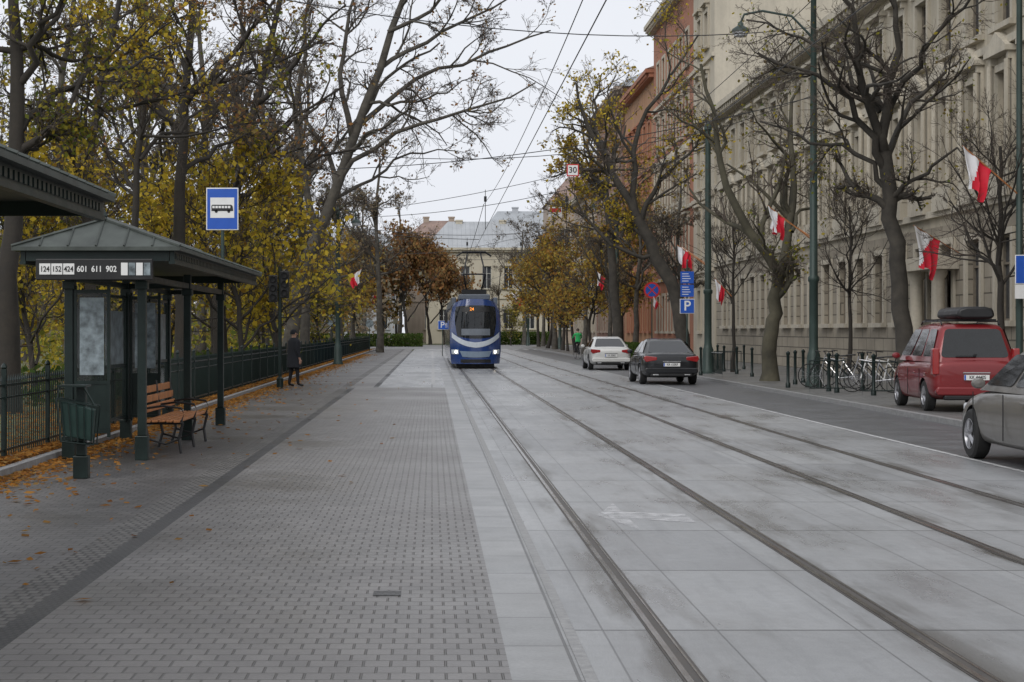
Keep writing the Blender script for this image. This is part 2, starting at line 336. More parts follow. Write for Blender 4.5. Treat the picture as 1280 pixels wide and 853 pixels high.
def maketree(trunk,r,limbs,rng,extra=(6,.45,1.,.4,.8),lv=((5,.45),(5,.5),(4,.5)),nl=0,lsize=.12,lmat='yleaf',bark='bark',trop=.06,wig=.2,rmin=.006,tw='twig',leafspread=.15,top_r=.3,zmin=None,clump=.6):
    P0=resample(trunk,12)[None]; P0[0,1:-1]+=rng.normal(size=(10,3))*r*.18; R0=(r*np.linspace(1,top_r,12))[None].copy(); R0[0,0]*=1.35; R0[0,1]*=1.08
    A=[tubes(P0,R0,10)]; ls=[];lr=[]
    for pts,rl in limbs:
        Q=resample(pts,10); Q[1:]+=rng.normal(size=(9,3))*.08; ls.append(Q); lr.append(rl*np.linspace(1,.25,10))
    if extra[0]:
        P1,R1=grow(P0,R0,extra[0],extra[1],extra[2],extra[3],extra[4],trop,wig*.8,10,rng,.55)
        ls+=list(P1); lr+=list(R1)
    L1=np.stack(ls);R1=np.stack(lr); A.append(tubes(L1,R1,7))
    tp,tr=L1,R1; C=[]; last=L1
    for k,(nc,ll) in enumerate(lv):
        P,R=grow(tp,tr,nc,.12,1.,ll,.75,trop,wig,6 if k<2 else 4,rng,.62,rmin=rmin)
        (A if k==0 else C).append(tubes(P,R,5 if k==0 else 3)); tp,tr=P,R; last=P
    V,Q=join(C); mi=np.zeros(len(Q))
    if nl:
        B,n,_=last.shape; blk=max(1,B//60); grp=rng.random(B//blk+1); sel=np.where((grp[np.arange(B)//blk]>clump*.6)&(rng.random(B)>clump*.5))[0]; ii=sel[rng.integers(0,len(sel),nl)]; jj=rng.integers(1,n,nl); pts=last[ii,jj]+rng.normal(size=(nl,3))*leafspread
        if zmin is not None: pts=pts[pts[:,2]>zmin]
        lv_,lq=leaves(pts,lsize,rng); mi=np.r_[mi,np.ones(len(lq))]; V,Q=join([(V,Q),(lv_,lq)])
    a=join(A); return npmesh('trunk',a[0],a[1],[bark],None,True), npmesh('crown',V,Q,[tw,lmat],mi)
def puttree(mt,mc,label,loc,group='street trees',name='tree'):
    e=top(name,label,'tree',loc,0,group); mkobj('trunk',mt,e); mkobj('crown',mc,e); return e
def pxtree(label,Y,trunk,r,limbs,seed,z0=0.,group='street trees',**k):
    rng=np.random.default_rng(seed); bx=XX(trunk[0][0],Y)
    def cv(p,d0=0): return (XX(p[0],Y)-bx,d0,ZZ(p[1],Y)-z0)
    tr=[cv(p) for p in trunk]; tr[0]=(0,0,-.05)
    lm=[]
    for pts,rl in limbs:
        d=rng.uniform(-3,3); m=len(pts); lm.append(([cv(p,d*i/(m-1)) for i,p in enumerate(pts)],rl))
    mt,mc=maketree(tr,r,lm,rng,**k); return puttree(mt,mc,label,(bx,Y,z0),group)
G='bare street trees along the footway'
LV=((7,.44),(6,.48),(5,.52),(4,.55))
pxtree('gnarled mossy street tree forking low on the footway',56.7,[(962,482),(960,440),(968,390),(976,335)],.26,
 [([(974,345),(942,290),(908,235),(890,180),(893,130),(880,80)],.18),([(976,338),(992,280),(1000,220),(1003,150),(1020,90)],.17),([(968,370),(960,320),(940,300),(925,280)],.07),([(990,290),(1020,250),(1040,200)],.07)],
 1,.09,G,bark='barkmoss',extra=(2,.7,1,.5,.9),lv=LV,nl=700,lsize=.1,lmat='gleaf',top_r=.75,wig=.24,rmin=.005)
pxtree('big bare street tree with spreading dark limbs',45,[(1137,497),(1131,430),(1120,330),(1112,250),(1105,190)],.24,
 [([(1108,215),(1080,160),(1040,120),(990,95),(935,80)],.11),([(1105,190),(1098,130),(1112,60),(1100,-30)],.15),([(1107,200),(1135,140),(1180,100),(1230,50)],.1),([(1105,190),(1070,120),(1050,40),(1000,-40)],.13),
  ([(1112,240),(1090,200),(1050,175),(995,165),(960,150)],.08),([(1100,140),(1060,70),(1000,40),(950,5)],.08),([(1112,250),(1150,215),(1185,190)],.07),([(1110,150),(1150,60),(1200,-10)],.09)],
 2,.09,G,bark='barkgrey',extra=(2,.7,1,.5,.9),lv=LV,nl=700,lsize=.08,lmat='gleaf',top_r=.75,wig=.24,rmin=.0045)
for (lab,Y,x,ytop,yb,r,sd) in (('slender young bare tree in the footway',58,1062,250,478,.08,3),('slender young bare tree beside parked van',41,1250,175,505,.1,4),('slender young bare tree near a tall pole',69,916,270,470,.08,5)):
    ym=yb-(yb-ytop)*.5
    pxtree(lab,Y,[(x,yb),(x+2,(yb+ym)/2),(x-1,ym),(x+2,(ym+ytop)/2),(x,ytop+8)],r,[([(x,ym+10),(x-12,ym-40),(x-22,ym-85)],r*.5)],sd,.09,G,
     bark='barkdark',extra=(14,.4,.95,.5,.75),lv=((7,.5),(6,.5),(4,.5)),trop=.09,wig=.16,top_r=.35,rmin=.005)
pxtree('large leaning old tree with sparse yellow leaves',76,[(853,464),(851,400),(838,350),(815,310),(795,270)],.31,
 [([(795,270),(775,230),(755,190),(735,160),(722,105)],.2),([(800,280),(815,235),(848,205),(872,170)],.14),([(795,270),(788,200),(800,140),(838,90),(868,50)],.15),([(820,318),(790,325),(740,290),(705,235)],.1),([(758,195),(745,140),(762,80)],.11),([(780,235),(740,225),(715,190)],.08)],
 6,.09,G,bark='barkgrey',extra=(1,.7,1,.4,.8),lv=LV,nl=3000,lsize=.13,lmat='yleaf',top_r=.8,wig=.25,rmin=.007)
pxtree('old street tree with yellowing leaves',100,[(771,449),(770,380),(765,300),(757,240)],.3,
 [([(760,260),(740,210),(725,150)],.16),([(757,240),(770,190),(790,150)],.16),([(765,300),(735,270),(705,250)],.12),([(765,290),(790,250),(815,215)],.11)],
 7,.09,G,bark='barkgrey',extra=(3,.4,1,.5,.9),lv=((6,.45),(6,.48),(5,.5),(3,.5)),nl=3600,lsize=.16,lmat='mleaf',top_r=.6,rmin=.009)
GP='tall trees in the park'
kw=dict(lv=((7,.42),(6,.45),(5,.5),(3,.5)),wig=.2,trop=.03)
pxtree('tall leaning tree arching its branches over the road',75,[(358,464),(362,400),(372,350),(395,290),(425,225),(445,160),(470,90),(500,10),(520,-60)],.31,
 [([(425,225),(470,180),(530,150),(600,140),(665,112)],.12),([(445,160),(500,110),(570,70),(640,50),(695,20)],.12),([(395,290),(380,220),(370,140),(380,50),(400,-40)],.18),([(470,90),(530,50),(600,10),(660,-20)],.11),([(410,250),(450,230),(510,190),(570,182)],.09),([(440,170),(420,100),(440,20),(450,-60)],.14),([(455,130),(520,130),(590,100)],.08),([(485,40),(560,0),(640,-40)],.1)],
 8,.06,GP,bark='bark',extra=(5,.4,1,.35,.8),nl=900,lsize=.13,lmat='oleaf',top_r=.35,rmin=.009,**kw)
pxtree('massive dark tree trunk with yellow leaves in the park',35,[(6,521),(8,430),(14,300),(24,150),(20,0),(10,-110)],.25,
 [([(22,170),(60,110),(120,70),(190,50)],.09),([(20,110),(60,40),(120,-20)],.09),([(20,210),(50,170),(90,150)],.05)],
 9,.06,GP,bark='barkdark',extra=(8,.45,1,.3,1.),nl=2800,lsize=.1,lmat='gleaf',clump=.85,**kw)
pxtree('park tree with upright dark trunk and yellow leaves',50,[(228,489),(228,400),(222,300),(228,200),(235,100),(240,0),(240,-80)],.23,
 [([(228,180),(190,120),(150,60),(120,0)],.12),([(232,130),(280,80),(330,40),(360,-10)],.12),([(228,220),(270,180),(320,150)],.08)],
 10,.06,GP,bark='barkdark',extra=(8,.4,1,.35,.9),nl=1700,lsize=.12,lmat='gleaf',clump=.85,**kw)
pxtree('park tree behind shelter with brownish leaves',42,[(120,503),(118,400),(105,300),(110,200),(130,100),(150,0),(160,-60)],.16,
 [([(108,220),(70,160),(30,120)],.07),([(120,150),(160,100),(200,80)],.07)],
 11,.06,GP,bark='barkdark',extra=(9,.4,1,.3,.9),nl=2100,lsize=.11,lmat='yleaf',clump=.85,**kw)
pxtree('forked park tree with few orange leaves',62,[(275,474),(272,380),(280,300),(300,200),(330,100),(350,0),(360,-60)],.25,
 [([(290,240),(330,180),(380,140),(430,120)],.12),([(300,200),(290,120),(300,30),(290,-40)],.14),([(320,130),(380,70),(430,20)],.12)],
 12,.06,GP,bark='barkdark',extra=(8,.4,1,.35,.9),nl=1300,lsize=.13,lmat='oleaf',**kw)
pxtree('thin dark park tree with tangled bare branches',46,[(170,495),(172,380),(165,280),(175,180),(185,80),(180,-40)],.13,
 [([(170,240),(130,180),(100,130),(60,90)],.06),([(175,200),(215,150),(260,120),(300,60)],.06)],
 13,.06,GP,bark='barkdark',extra=(9,.35,1,.35,.9),nl=700,lsize=.11,lmat='oleaf',**kw)
def generic(H,r,seed,bare_to,spread,nl,ls,lm,bark='bark',lv=((6,.5),(6,.5),(4,.5)),nlim=12,trop=.08,zmin=None,rmin=.009,lsp=.2,clump=.4):
    rng=np.random.default_rng(seed)
    tr=[(0,0,-.05),(rng.normal()*.15,rng.normal()*.15,H*.3),(rng.normal()*.3,rng.normal()*.3,H*.65),(rng.normal()*.4,rng.normal()*.4,H*.92)]
    return maketree(tr,r,[([(0,0,H*bare_to),(.3*spread,.2,H*(bare_to+.15)),(spread,.4,H*(bare_to+.4))],r*.45)],rng,extra=(nlim,bare_to,1.,.42*spread/3.*7/max(H,5),.8),lv=lv,nl=nl,lsize=ls,lmat=lm,bark=bark,trop=trop,zmin=zmin,rmin=rmin,leafspread=lsp,clump=clump)
gA=generic(16,.26,20,.35,4.,600,.2,'bleaf',rmin=.011,lv=((6,.5),(6,.5),(5,.5),(3,.5)))
gA2=generic(15,.24,25,.3,4.,900,.2,'gleaf',rmin=.011,lv=((6,.5),(6,.5),(5,.5),(3,.5)))
gB=generic(6.5,.1,21,.15,3.2,2600,.15,'yleaf','barkdark',nlim=16,lsp=.24,clump=.9)
gC=generic(7.5,.13,22,.22,3.2,3600,.24,'oleaf','barkdark',nlim=14,lsp=.35,clump=.6)
gD=generic(6,.1,23,.12,3.2,2600,.16,'gleaf','barkdark',nlim=16,lsp=.26,clump=.85)
gE=generic(7.5,.13,26,.3,3.0,2400,.19,'mleaf','barkdark',nlim=12,lsp=.25,clump=.75,lv=((6,.5),(6,.5),(5,.5)))
rr=random.Random(3)
def put(g,lab,x,Y,s,group,zz=.06):
    e=puttree(g[0],g[1],lab,(x,Y,zz),group); e.rotation_euler=(0,0,rr.uniform(0,6.28)); e.scale=(s,s,s*rr.uniform(.92,1.08)); return e
GY='small yellow leaved trees behind the fence'
for px,Y,s in ((45,42,.85),(110,50,.95),(210,58,.95),(300,52,1.),(350,62,1.05),(265,66,1.1)):
    put(gB,'small tree with bright yellow autumn leaves behind iron fence',XX(px,Y),Y,s,GY)
for px,Y,s in ((140,64,1.1),(400,95,.8),(330,90,1.),(20,62,1.2)):
    put(gD,'small bushy tree with yellow green leaves in the park',XX(px,Y),Y,s,GY)
for px,Y,s,g in ((380,88,1,gA),(330,100,1.1,gA),(425,115,.95,gA),(250,90,1.2,gA),(180,80,1.1,gA),(90,70,1.1,gA2),(475,140,1.,gA),(300,130,1.2,gA),(200,120,1.25,gA2),(30,95,1.2,gA2),(440,160,.85,gA),(100,120,1.3,gA),(655,215,.95,gA),(625,222,.6,gA),(585,219,.62,gA),(455,217,1.1,gA),(500,220,1.05,gA)):
    put(g,'tall nearly bare tree further along the park',XX(px,Y),Y,s,'distant park trees')
for X,Y,s,g in ((-6.5,150,1.2,gE),(-3.,218,1.6,gC),(-.2,221,1.55,gC),(-6,219,1.5,gC),(-9,170,1.4,gE),(-8,135,1.05,gE),(1.6,219,1.25,gC),(-9,220,1.5,gC),(-12,218,1.6,gE),(-15,219,1.5,gC),(-10.5,225,1.2,gC),(-4.5,224,1.3,gE)):
    put(g,'bushy tree with orange brown autumn leaves near crossing',X,Y,s,'orange autumn trees')
for X,Y,s in ((10.8,118,.95),(10.8,132,1.05),(10.9,147,1.15),(10.7,163,1.25),(10.9,180,1.3),(13.6,200,1.2),(10.8,140,.8),(13.2,122,1.1)):
    put(gE,'street tree with sparse orange and yellow leaves on footway',X,Y,s,'orange autumn trees',.09)
put(gD,'yellow green bushy tree beyond the crossing',9.2,205,.75,'orange autumn trees',0)
for X,Y,s in ((10.8,124,.75),(10.8,155,.85),(12,190,.8),(10.9,108,.6),(13,112,.75),(12.5,88,.6)):
    put(gA,'tall bare street tree further down the road',X,Y,s,G)
def scatter(name,n,box,size,m,seed,cl=0):
    rng=np.random.default_rng(seed); (x0,x1),(y0,y1),(z0,z1)=box
    p=np.stack([rng.uniform(x0,x1,n),rng.uniform(y0,y1,n),rng.uniform(z0,z1,n)],1)
    if cl:
        c=np.stack([rng.uniform(x0,x1,cl),rng.uniform(y0,y1,cl),rng.uniform(z0,z1,cl)],1); p=c[rng.integers(0,cl,n)]+rng.normal(size=(n,3))*np.array([1.6,1.6,1.1])*size*4; p[:,2]=np.abs(p[:,2]-z0)+z0
    v,q=leaves(p,size,rng); return npmesh(name,v,q,[m])
o=mkobj('woodland',scatter('w',30000,((-75,-7.5),(150,228),(0,7.5)),.42,'bleaf',31,cl=260)); o['kind']='stuff'; tag(o,'distant mass of brownish autumn woodland in the park','woodland')
o=mkobj('woodland',scatter('w',18000,((-45,-9),(62,140),(0,2.2)),.24,'gleaf',32,cl=220)); o['kind']='stuff'; tag(o,'undergrowth of yellow green shrubs in the park','undergrowth')
def hedge(x0,x1,y0,y1,h,m,seed,lab,ls=.12,n=6000):
    me=scatter('h',n,((x0,x1),(y0,y1),(0,h)),ls,m,seed); tag(mkobj('hedge',me,None),lab,'hedge')['kind']='stuff'
hedge(2,15,216,219,1.6,'hedge',33,'low green hedge in front of the pale building',.25,6000)
hedge(-16,-1,190,193,1.4,'hedge',34,'low dark green hedge beside the crossing',.25,5000)
hedge(9.8,10.7,84,110,1.1,'hedge',35,'low green shrubs at the kerb',.14,7000)
hedge(-9.5,-5.6,38,140,.9,'hedge',36,'low dark green shrubs behind the iron fence',.15,18000)
rng=np.random.default_rng(40)
n=20000; p=np.stack([-5.08-np.abs(rng.normal(size=n))*.28,6+144*rng.uniform(0,1,n)**1.6,np.full(n,.095)],1); p[:,0]=np.clip(p[:,0],-6.5,-4.98); p[:,2]+=rng.uniform(0,.06,n)
n2=12000; p2=np.stack([-4.93+rng.exponential(.22,n2),6+120*rng.uniform(0,1,n2)**1.4,rng.uniform(.008,.04,n2)],1)
n3=500; p3=np.stack([-4.9+rng.exponential(1.1,n3),rng.uniform(8,60,n3),np.full(n3,.012)],1)
n4=34000; p4=np.stack([-5.6-rng.exponential(5,n4),15+115*rng.uniform(0,1,n4)**1.2,rng.uniform(.07,.11,n4)],1)
p=np.concatenate([p,p2,p3,p4]); v,q=leaves(p,.092,rng); v=v.reshape(-1,4,3); c=v.mean(1,keepdims=True); dv=v-c; dv[:,:,2]*=.3; v=(c+dv).reshape(-1,3); v[:,2]=np.maximum(v[:,2],.006)
o=mkobj('fallen_leaves',npmesh('fl',v,q,['fallen'])); o['kind']='stuff'; tag(o,'orange brown fallen leaves along the kerb and fence','leaves')
# ---------------- fence
def fence_panel(L=2.5):
    pm=MB(); pm.box(-.03,.03,-.03,.03,0,1.15); pm.lathe([(.0,1.23),(.03,1.2),(.04,1.17),(.02,1.14)],8)
    rm=MB(); rm.box(-.012,.012,.03,L-.03,.12,.15); rm.box(-.012,.012,.03,L-.03,.93,.96); rm.box(-.01,.01,.03,L-.03,.78,.8)
    bm_=MB(); k=int(L/.125)
    for i in range(1,k):
        y=i*L/k; bm_.cyl((0,y,.06),(0,y,1.0),.009,.009,4); bm_.cyl((0,y,1.0),(0,y,1.08),.018,.001,4)
    return pm.mesh('post',['dgreen']),rm.mesh('rail',['dgreen']),bm_.mesh('bars',['dgreen'])
fp=fence_panel()
for i in range(56):
    Y=12+i*2.5
    e=top('iron_fence','dark green iron railing panel at the park edge','fence',(-5.35,Y,.075),0,'iron railing panels along the park')
    mkobj('post',fp[0],e); mkobj('rail',fp[1],e); mkobj('bars',fp[2],e)
# ---------------- shelters
def shelter(label,x,y,L,board,ov=.7):
    e=top('tram_stop_shelter',label,'shelter',(x,y,0),0,'green tram stop shelters')
    zb,ze,zr=2.60,2.78,3.16; hw=1.08
    b=MB(); y0,y1=-.7,L+ov; r0,r1=y0+.6,y1-.6
    b.add([(-hw,y0,ze),(hw,y0,ze),(hw,y1,ze),(-hw,y1,ze),(0,r0,zr),(0,r1,zr)],[(0,1,4),(1,2,5,4),(2,3,5),(3,0,4,5)])
    b.add([(-hw,y0,ze-.05),(hw,y0,ze-.05),(hw,y1,ze-.05),(-hw,y1,ze-.05)],[(0,1,2,3)])
    for a,c in (((-hw,y0),(hw,y0)),((hw,y0),(hw,y1)),((hw,y1),(-hw,y1)),((-hw,y1),(-hw,y0))): b.add([(a[0],a[1],ze-.05),(c[0],c[1],ze-.05),(c[0],c[1],ze),(a[0],a[1],ze)],[(0,1,2,3)])
    n=int((y1-y0)/.36)
    for i in range(1,n):
        yy=y0+(y1-y0)*i/n; f=min(1,(yy-y0)/.6,(y1-yy)/.6)
        for s in (-1,1): b.tube([(s*hw,yy,ze+.014),(s*hw*(1-f),yy,ze+(zr-ze)*f+.014)],.018,4)
    for i in range(1,6):
        xx=-hw+2*hw*i/6; f=1-abs(xx)/hw
        b.tube([(xx,y0,ze+.012),(xx,y0+.6*f,ze+(zr-ze)*f+.012)],.014,4)
    b.tube([(0,r0-.05,zr+.02),(0,r1+.05,zr+.02)],.03,6)
    for s in (-1,1): b.tube([(s*hw,y0,ze+.01),(0,r0,zr+.01)],.022,5); b.tube([(s*hw,y1,ze+.01),(0,r1,zr+.01)],.022,5)
    b.obj('roof','roofm',e)
    b=MB(); b.lathe([(0,zr+.14),(.02,zr+.1),(.04,zr+.05),(.02,zr)],8,c=(0,r0,0)); b.obj('finial','dgreen',e)
    b=MB()
    for s in (-1,1):
        xx=s*(hw-.12); b.box(xx-.03,xx+.03,y0+.12,y1-.12,zb,ze-.051); b.box(xx-.04,xx+.04,y0+.1,y1-.1,zb-.04,zb+.0)
        for k in range(int((y1-y0-.3)/.16)): yy=y0+.2+k*.16; b.box(xx+s*.03,xx+s*.045,yy,yy+.09,zb+.03,ze-.08)
    for yy in (y0+.12,y1-.16): b.box(-hw+.16,hw-.16,yy,yy+.05,zb,ze-.051)
    b.obj('fascia','dgreen',e)
    pm=MB(); pm.box(-.055,.055,-.055,.055,.32,zb-.02); pm.box(-.085,.085,-.085,.085,0,.32); pm.box(-.08,.08,-.08,.08,2.25,2.36)
    me=pm.mesh('post',['dgreen']); n=max(2,int(round(L/4)))
    for i in range(n+1):
        for s in (-1,1): mkobj('post',me,e,(s*.48,L*i/n,0),.008)
    b=MB()
    for i in range(n+1): b.box(-.42,.42,L*i/n-.03,L*i/n+.03,2.36,2.44)
    for s in (-1,1): b.box(s*.48-.035,s*.48+.035,.06,L-.06,2.36,2.44)
    b.obj('beam','dgreen',e)
    k=n*2
    for i in range(k):
        a=L*i/k+.09; c=L*(i+1)/k-.09; b=MB(); 
        for z in (.35,1.15,2.2): b.box(-.5,-.46,a,c,z,z+.045)
        for q in (a,c-.04): b.box(-.499,-.461,q,q+.04,.3,2.3)
        b.obj('back_panel_frame','dgreen',e); b=MB(); b.box(-.484,-.476,a+.04,c-.04,.396,2.2); b.obj('glass_pane','clear',e)
        b=MB(); b.box(-.47,-.462,a+.25,c-.25,1.2,2.0); b.obj('poster','poster',e)
    for yy in (.0,L*.5):
        b=MB()
        for z in (.35,1.0,2.2): b.box(-.42,.06,yy-.02,yy+.02,z,z+.045)
        b.box(.02,.06,yy-.021,yy+.021,.3,2.3); b.box(-.42,-.38,yy-.021,yy+.021,.3,2.3); b.obj('end_panel_frame','dgreen',e)
        b=MB(); b.box(-.38,.02,yy-.005,yy+.005,1.05,2.2); b.obj('glass_pane','clear',e)
        b=MB(); b.box(-.38,.02,yy-.008,yy+.008,.396,1.0); b.obj('lower_panel','dgreen',e)
        b=MB(); b.box(-.34,-.02,yy-.02,yy-.009,1.12,2.14); b.obj('timetable','poster',e)
    if board:
        b=MB(); b.box(-.75,.74,-.78,-.7,2.35,2.62); b.obj('destination_board','black',e,bevel=.01)
        cw=.14
        for i in range(3): b=MB(); b.box(-.70+i*(cw+.012),-.70+i*(cw+.012)+cw,-.79,-.781,2.42,2.56); b.obj('board_plate','plate',e)
        for i in range(4): b=MB(); b.box(.34+i*.096,.34+i*.096+.084,-.79,-.781,2.41,2.57); b.obj('board_plate','poster' if i%2 else 'plate',e)
        for i,t in enumerate(('124','152','424')): text(t,.098,(-.70+i*(cw+.012)+cw/2,-.793,2.487),FR,'black',e,'route_number',sx=.82)
        for i,t in enumerate(('601','611','902')): text(t,.105,(-.155+i*.185,-.785,2.487),FR,'white',e,'route_number',sx=.88,bold=.02)
    return e
shelter('dark green tram stop shelter with ribbed roof and route board',-4.3,23.2,8.6,True,1.5)
s2=shelter('nearer dark green tram stop shelter roof edge at the kerb',-4.12,4.2,8.4,False,4.3); s2.scale=(1,1,1.075)
def bench(loc,L=2.2):
    e=top('park_bench','wooden slatted bench with black iron legs inside shelter','bench',loc,0)
    b=MB()
    for i in range(5): b.box(-.02+i*.1-.25,.06+i*.1-.25,0,L,.44-abs(i-2)*.004,.47)
    b.obj('seat','wood',e,bevel=.008); b=MB()
    for i in range(3): b.box(-.30-i*.03,-.27-i*.03,0,L,.56+i*.13,.66+i*.13)
    b.obj('backrest','wood',e,bevel=.008)
    lm=MB(); lm.tube([(.22,0,0),(.19,0,.2),(.24,0,.42)],.022,6); lm.tube([(-.3,0,0),(-.24,0,.22),(-.29,0,.45),(-.34,0,.98)],.022,6); lm.tube([(-.28,0,.42),(.25,0,.42)],.02,6)
    lm.tube([(-.3,0,.62),(-.05,0,.66),(.22,0,.63),(.26,0,.55),(.22,0,.43)],.018,6); lm.tube([(-.24,0,.2),(0,0,.13),(.19,0,.2)],.015,6)
    me=lm.mesh('leg',['black'])
    for y in (.12,L/2,L-.12): mkobj('leg',me,e,(0,y,0))
bench((-3.7,24.3,0),2.9)
x,Y=gp(102,598); e=top('litter_bin','dark green iron litter bin with small hood on a post','litter bin',(x,Y,0))
b=MB(); b.box(-.085,.085,-.085,.085,0,.26); b.box(-.055,.055,-.055,.055,.26,1.06); b.obj('post','dgreen',e,bevel=.01)
b=MB(); b.poly([(-.2,.9),(-.15,.5),(.16,.44),(.19,.8)],-.24,-.06); b.obj('bin_body','green',e,bevel=.012)
b=MB(); 
for q in (-.27,-.08): b.tube([(-.235,q,.93),(-.18,q,.44),(.19,q,.40),(.225,q,.84),(-.235,q,.93)],.013,5)
for i in range(5): b.tube([(-.19+i*.09,-.265,.9-i*.02),(-.14+i*.075,-.265,.45-i*.01)],.007,4)
b.obj('bin_frame','dgreen',e)
b=MB(); b.box(-.22,.1,-.28,.06,1.06,1.082); b.tube([(-.2,-.26,1.06),(-.22,-.26,.93)],.012,5); b.tube([(.08,-.26,1.06),(.2,-.26,.85)],.012,5); b.obj('hood','dgreen',e)
# stop sign on the roof
Y=29.5; x=XX(278,Y); e=top('tram_stop_sign','blue stop sign with bus pictogram on post above shelter','sign',(x,Y,2.83)); z0=-2.83
zt=ZZ(235,Y)+z0; zb_=ZZ(288,Y)+z0; hw=.27; b=MB(); b.cyl((0,.03,0),(0,.03,zt-.1),.03,.03,10); b.obj('post','pole',e,smooth=True)
b=MB(); b.box(-hw,hw,-.015,0,zb_,zt); b.obj('sign_panel','white',e,bevel=.01)
b=MB(); b.box(-hw+.018,hw-.018,-.02,-.0151,zb_+.018,zt-.018); b.obj('sign_face','blue',e)
zc=(zt+zb_)/2+.0; b=MB(); b.box(-.2,.2,-.024,-.0201,zc-.15,zc+.19); b.obj('pictogram_field','white',e)
b=MB(); b.poly([(-.18,zc-.035),(-.18,zc+.055),(-.165,zc+.07),(.15,zc+.07),(.175,zc+.045),(.185,zc-.035)],-.028,-.0241); 
for xx in (-.1,.11): b.lathe([(0.001,-.028),(.026,-.028),(.026,-.0245)],12,'y',(xx,0,zc-.04))
b.obj('bus_pictogram','black',e); b=MB()
for i in range(6): b.box(-.165+i*.052,-.125+i*.052,-.031,-.0281,zc+.012,zc+.05)
b.obj('pictogram_windows','white',e)
# ---------------- vehicles
def bake(o):
    dg=bpy.context.evaluated_depsgraph_get(); me=bpy.data.meshes.new_from_object(o.evaluated_get(dg)); o.modifiers.clear(); o.data=me; return o
def wheelmeshes(R=.33,wd=.21):
    t=MB(); t.lathe([(R*.62,-wd/2),(R*.9,-wd/2),(R,-wd/2+.03),(R,wd/2-.03),(R*.9,wd/2),(R*.62,wd/2)],28,'x')
    r=MB(); r.lathe([(R*.64,-wd/2+.005),(R*.6,-wd/2-.002),(R*.55,-wd/2+.03)],28,'x',mi=0); r.lathe([(R*.58,-wd/2+.06),(.001,-wd/2+.06)],28,'x',mi=1)
    for k in range(5):
        a=2*pi*k/5
        for da in (-.16,.16):
            r.tube([(-wd/2+.012,.04*math.cos(a),.04*math.sin(a)),(-wd/2+.02,R*.57*math.cos(a+da),R*.57*math.sin(a+da))],[.03,.02],5,0)
    r.lathe([(.001,-wd/2-.004),(.05,-wd/2),(.055,-wd/2+.02)],12,'x',mi=0)
    return t.mesh('tyre',['rubber'],True),r.mesh('rim',['rim','black'],True)
def patch(A,B,C,D,u0,u1,v0,v1,off,b,mi=0):
    A,B,C,D=map(Vector,(A,B,C,D)); nn=(B-A).cross(D-A).normalized()
    def pt(u,v): return (A*(1-u)+B*u)*(1-v)+(D*(1-u)+C*u)*v+nn*off
    cr=.12; pts=[]
    for (cu,cv,a0) in ((1-cr*.6,1-cr,0),(cr*.6,1-cr,90),(cr*.6,cr,180),(1-cr*.6,cr,270)):
        for k in range(4):
            a=rad(a0+k*30); pts.append((cu+cr*.6*math.cos(a),cv+cr*math.sin(a)))
    b.add([pt(u0+(u1-u0)*u,v0+(v1-v0)*v) for u,v in pts],[tuple(range(len(pts)))],mi)
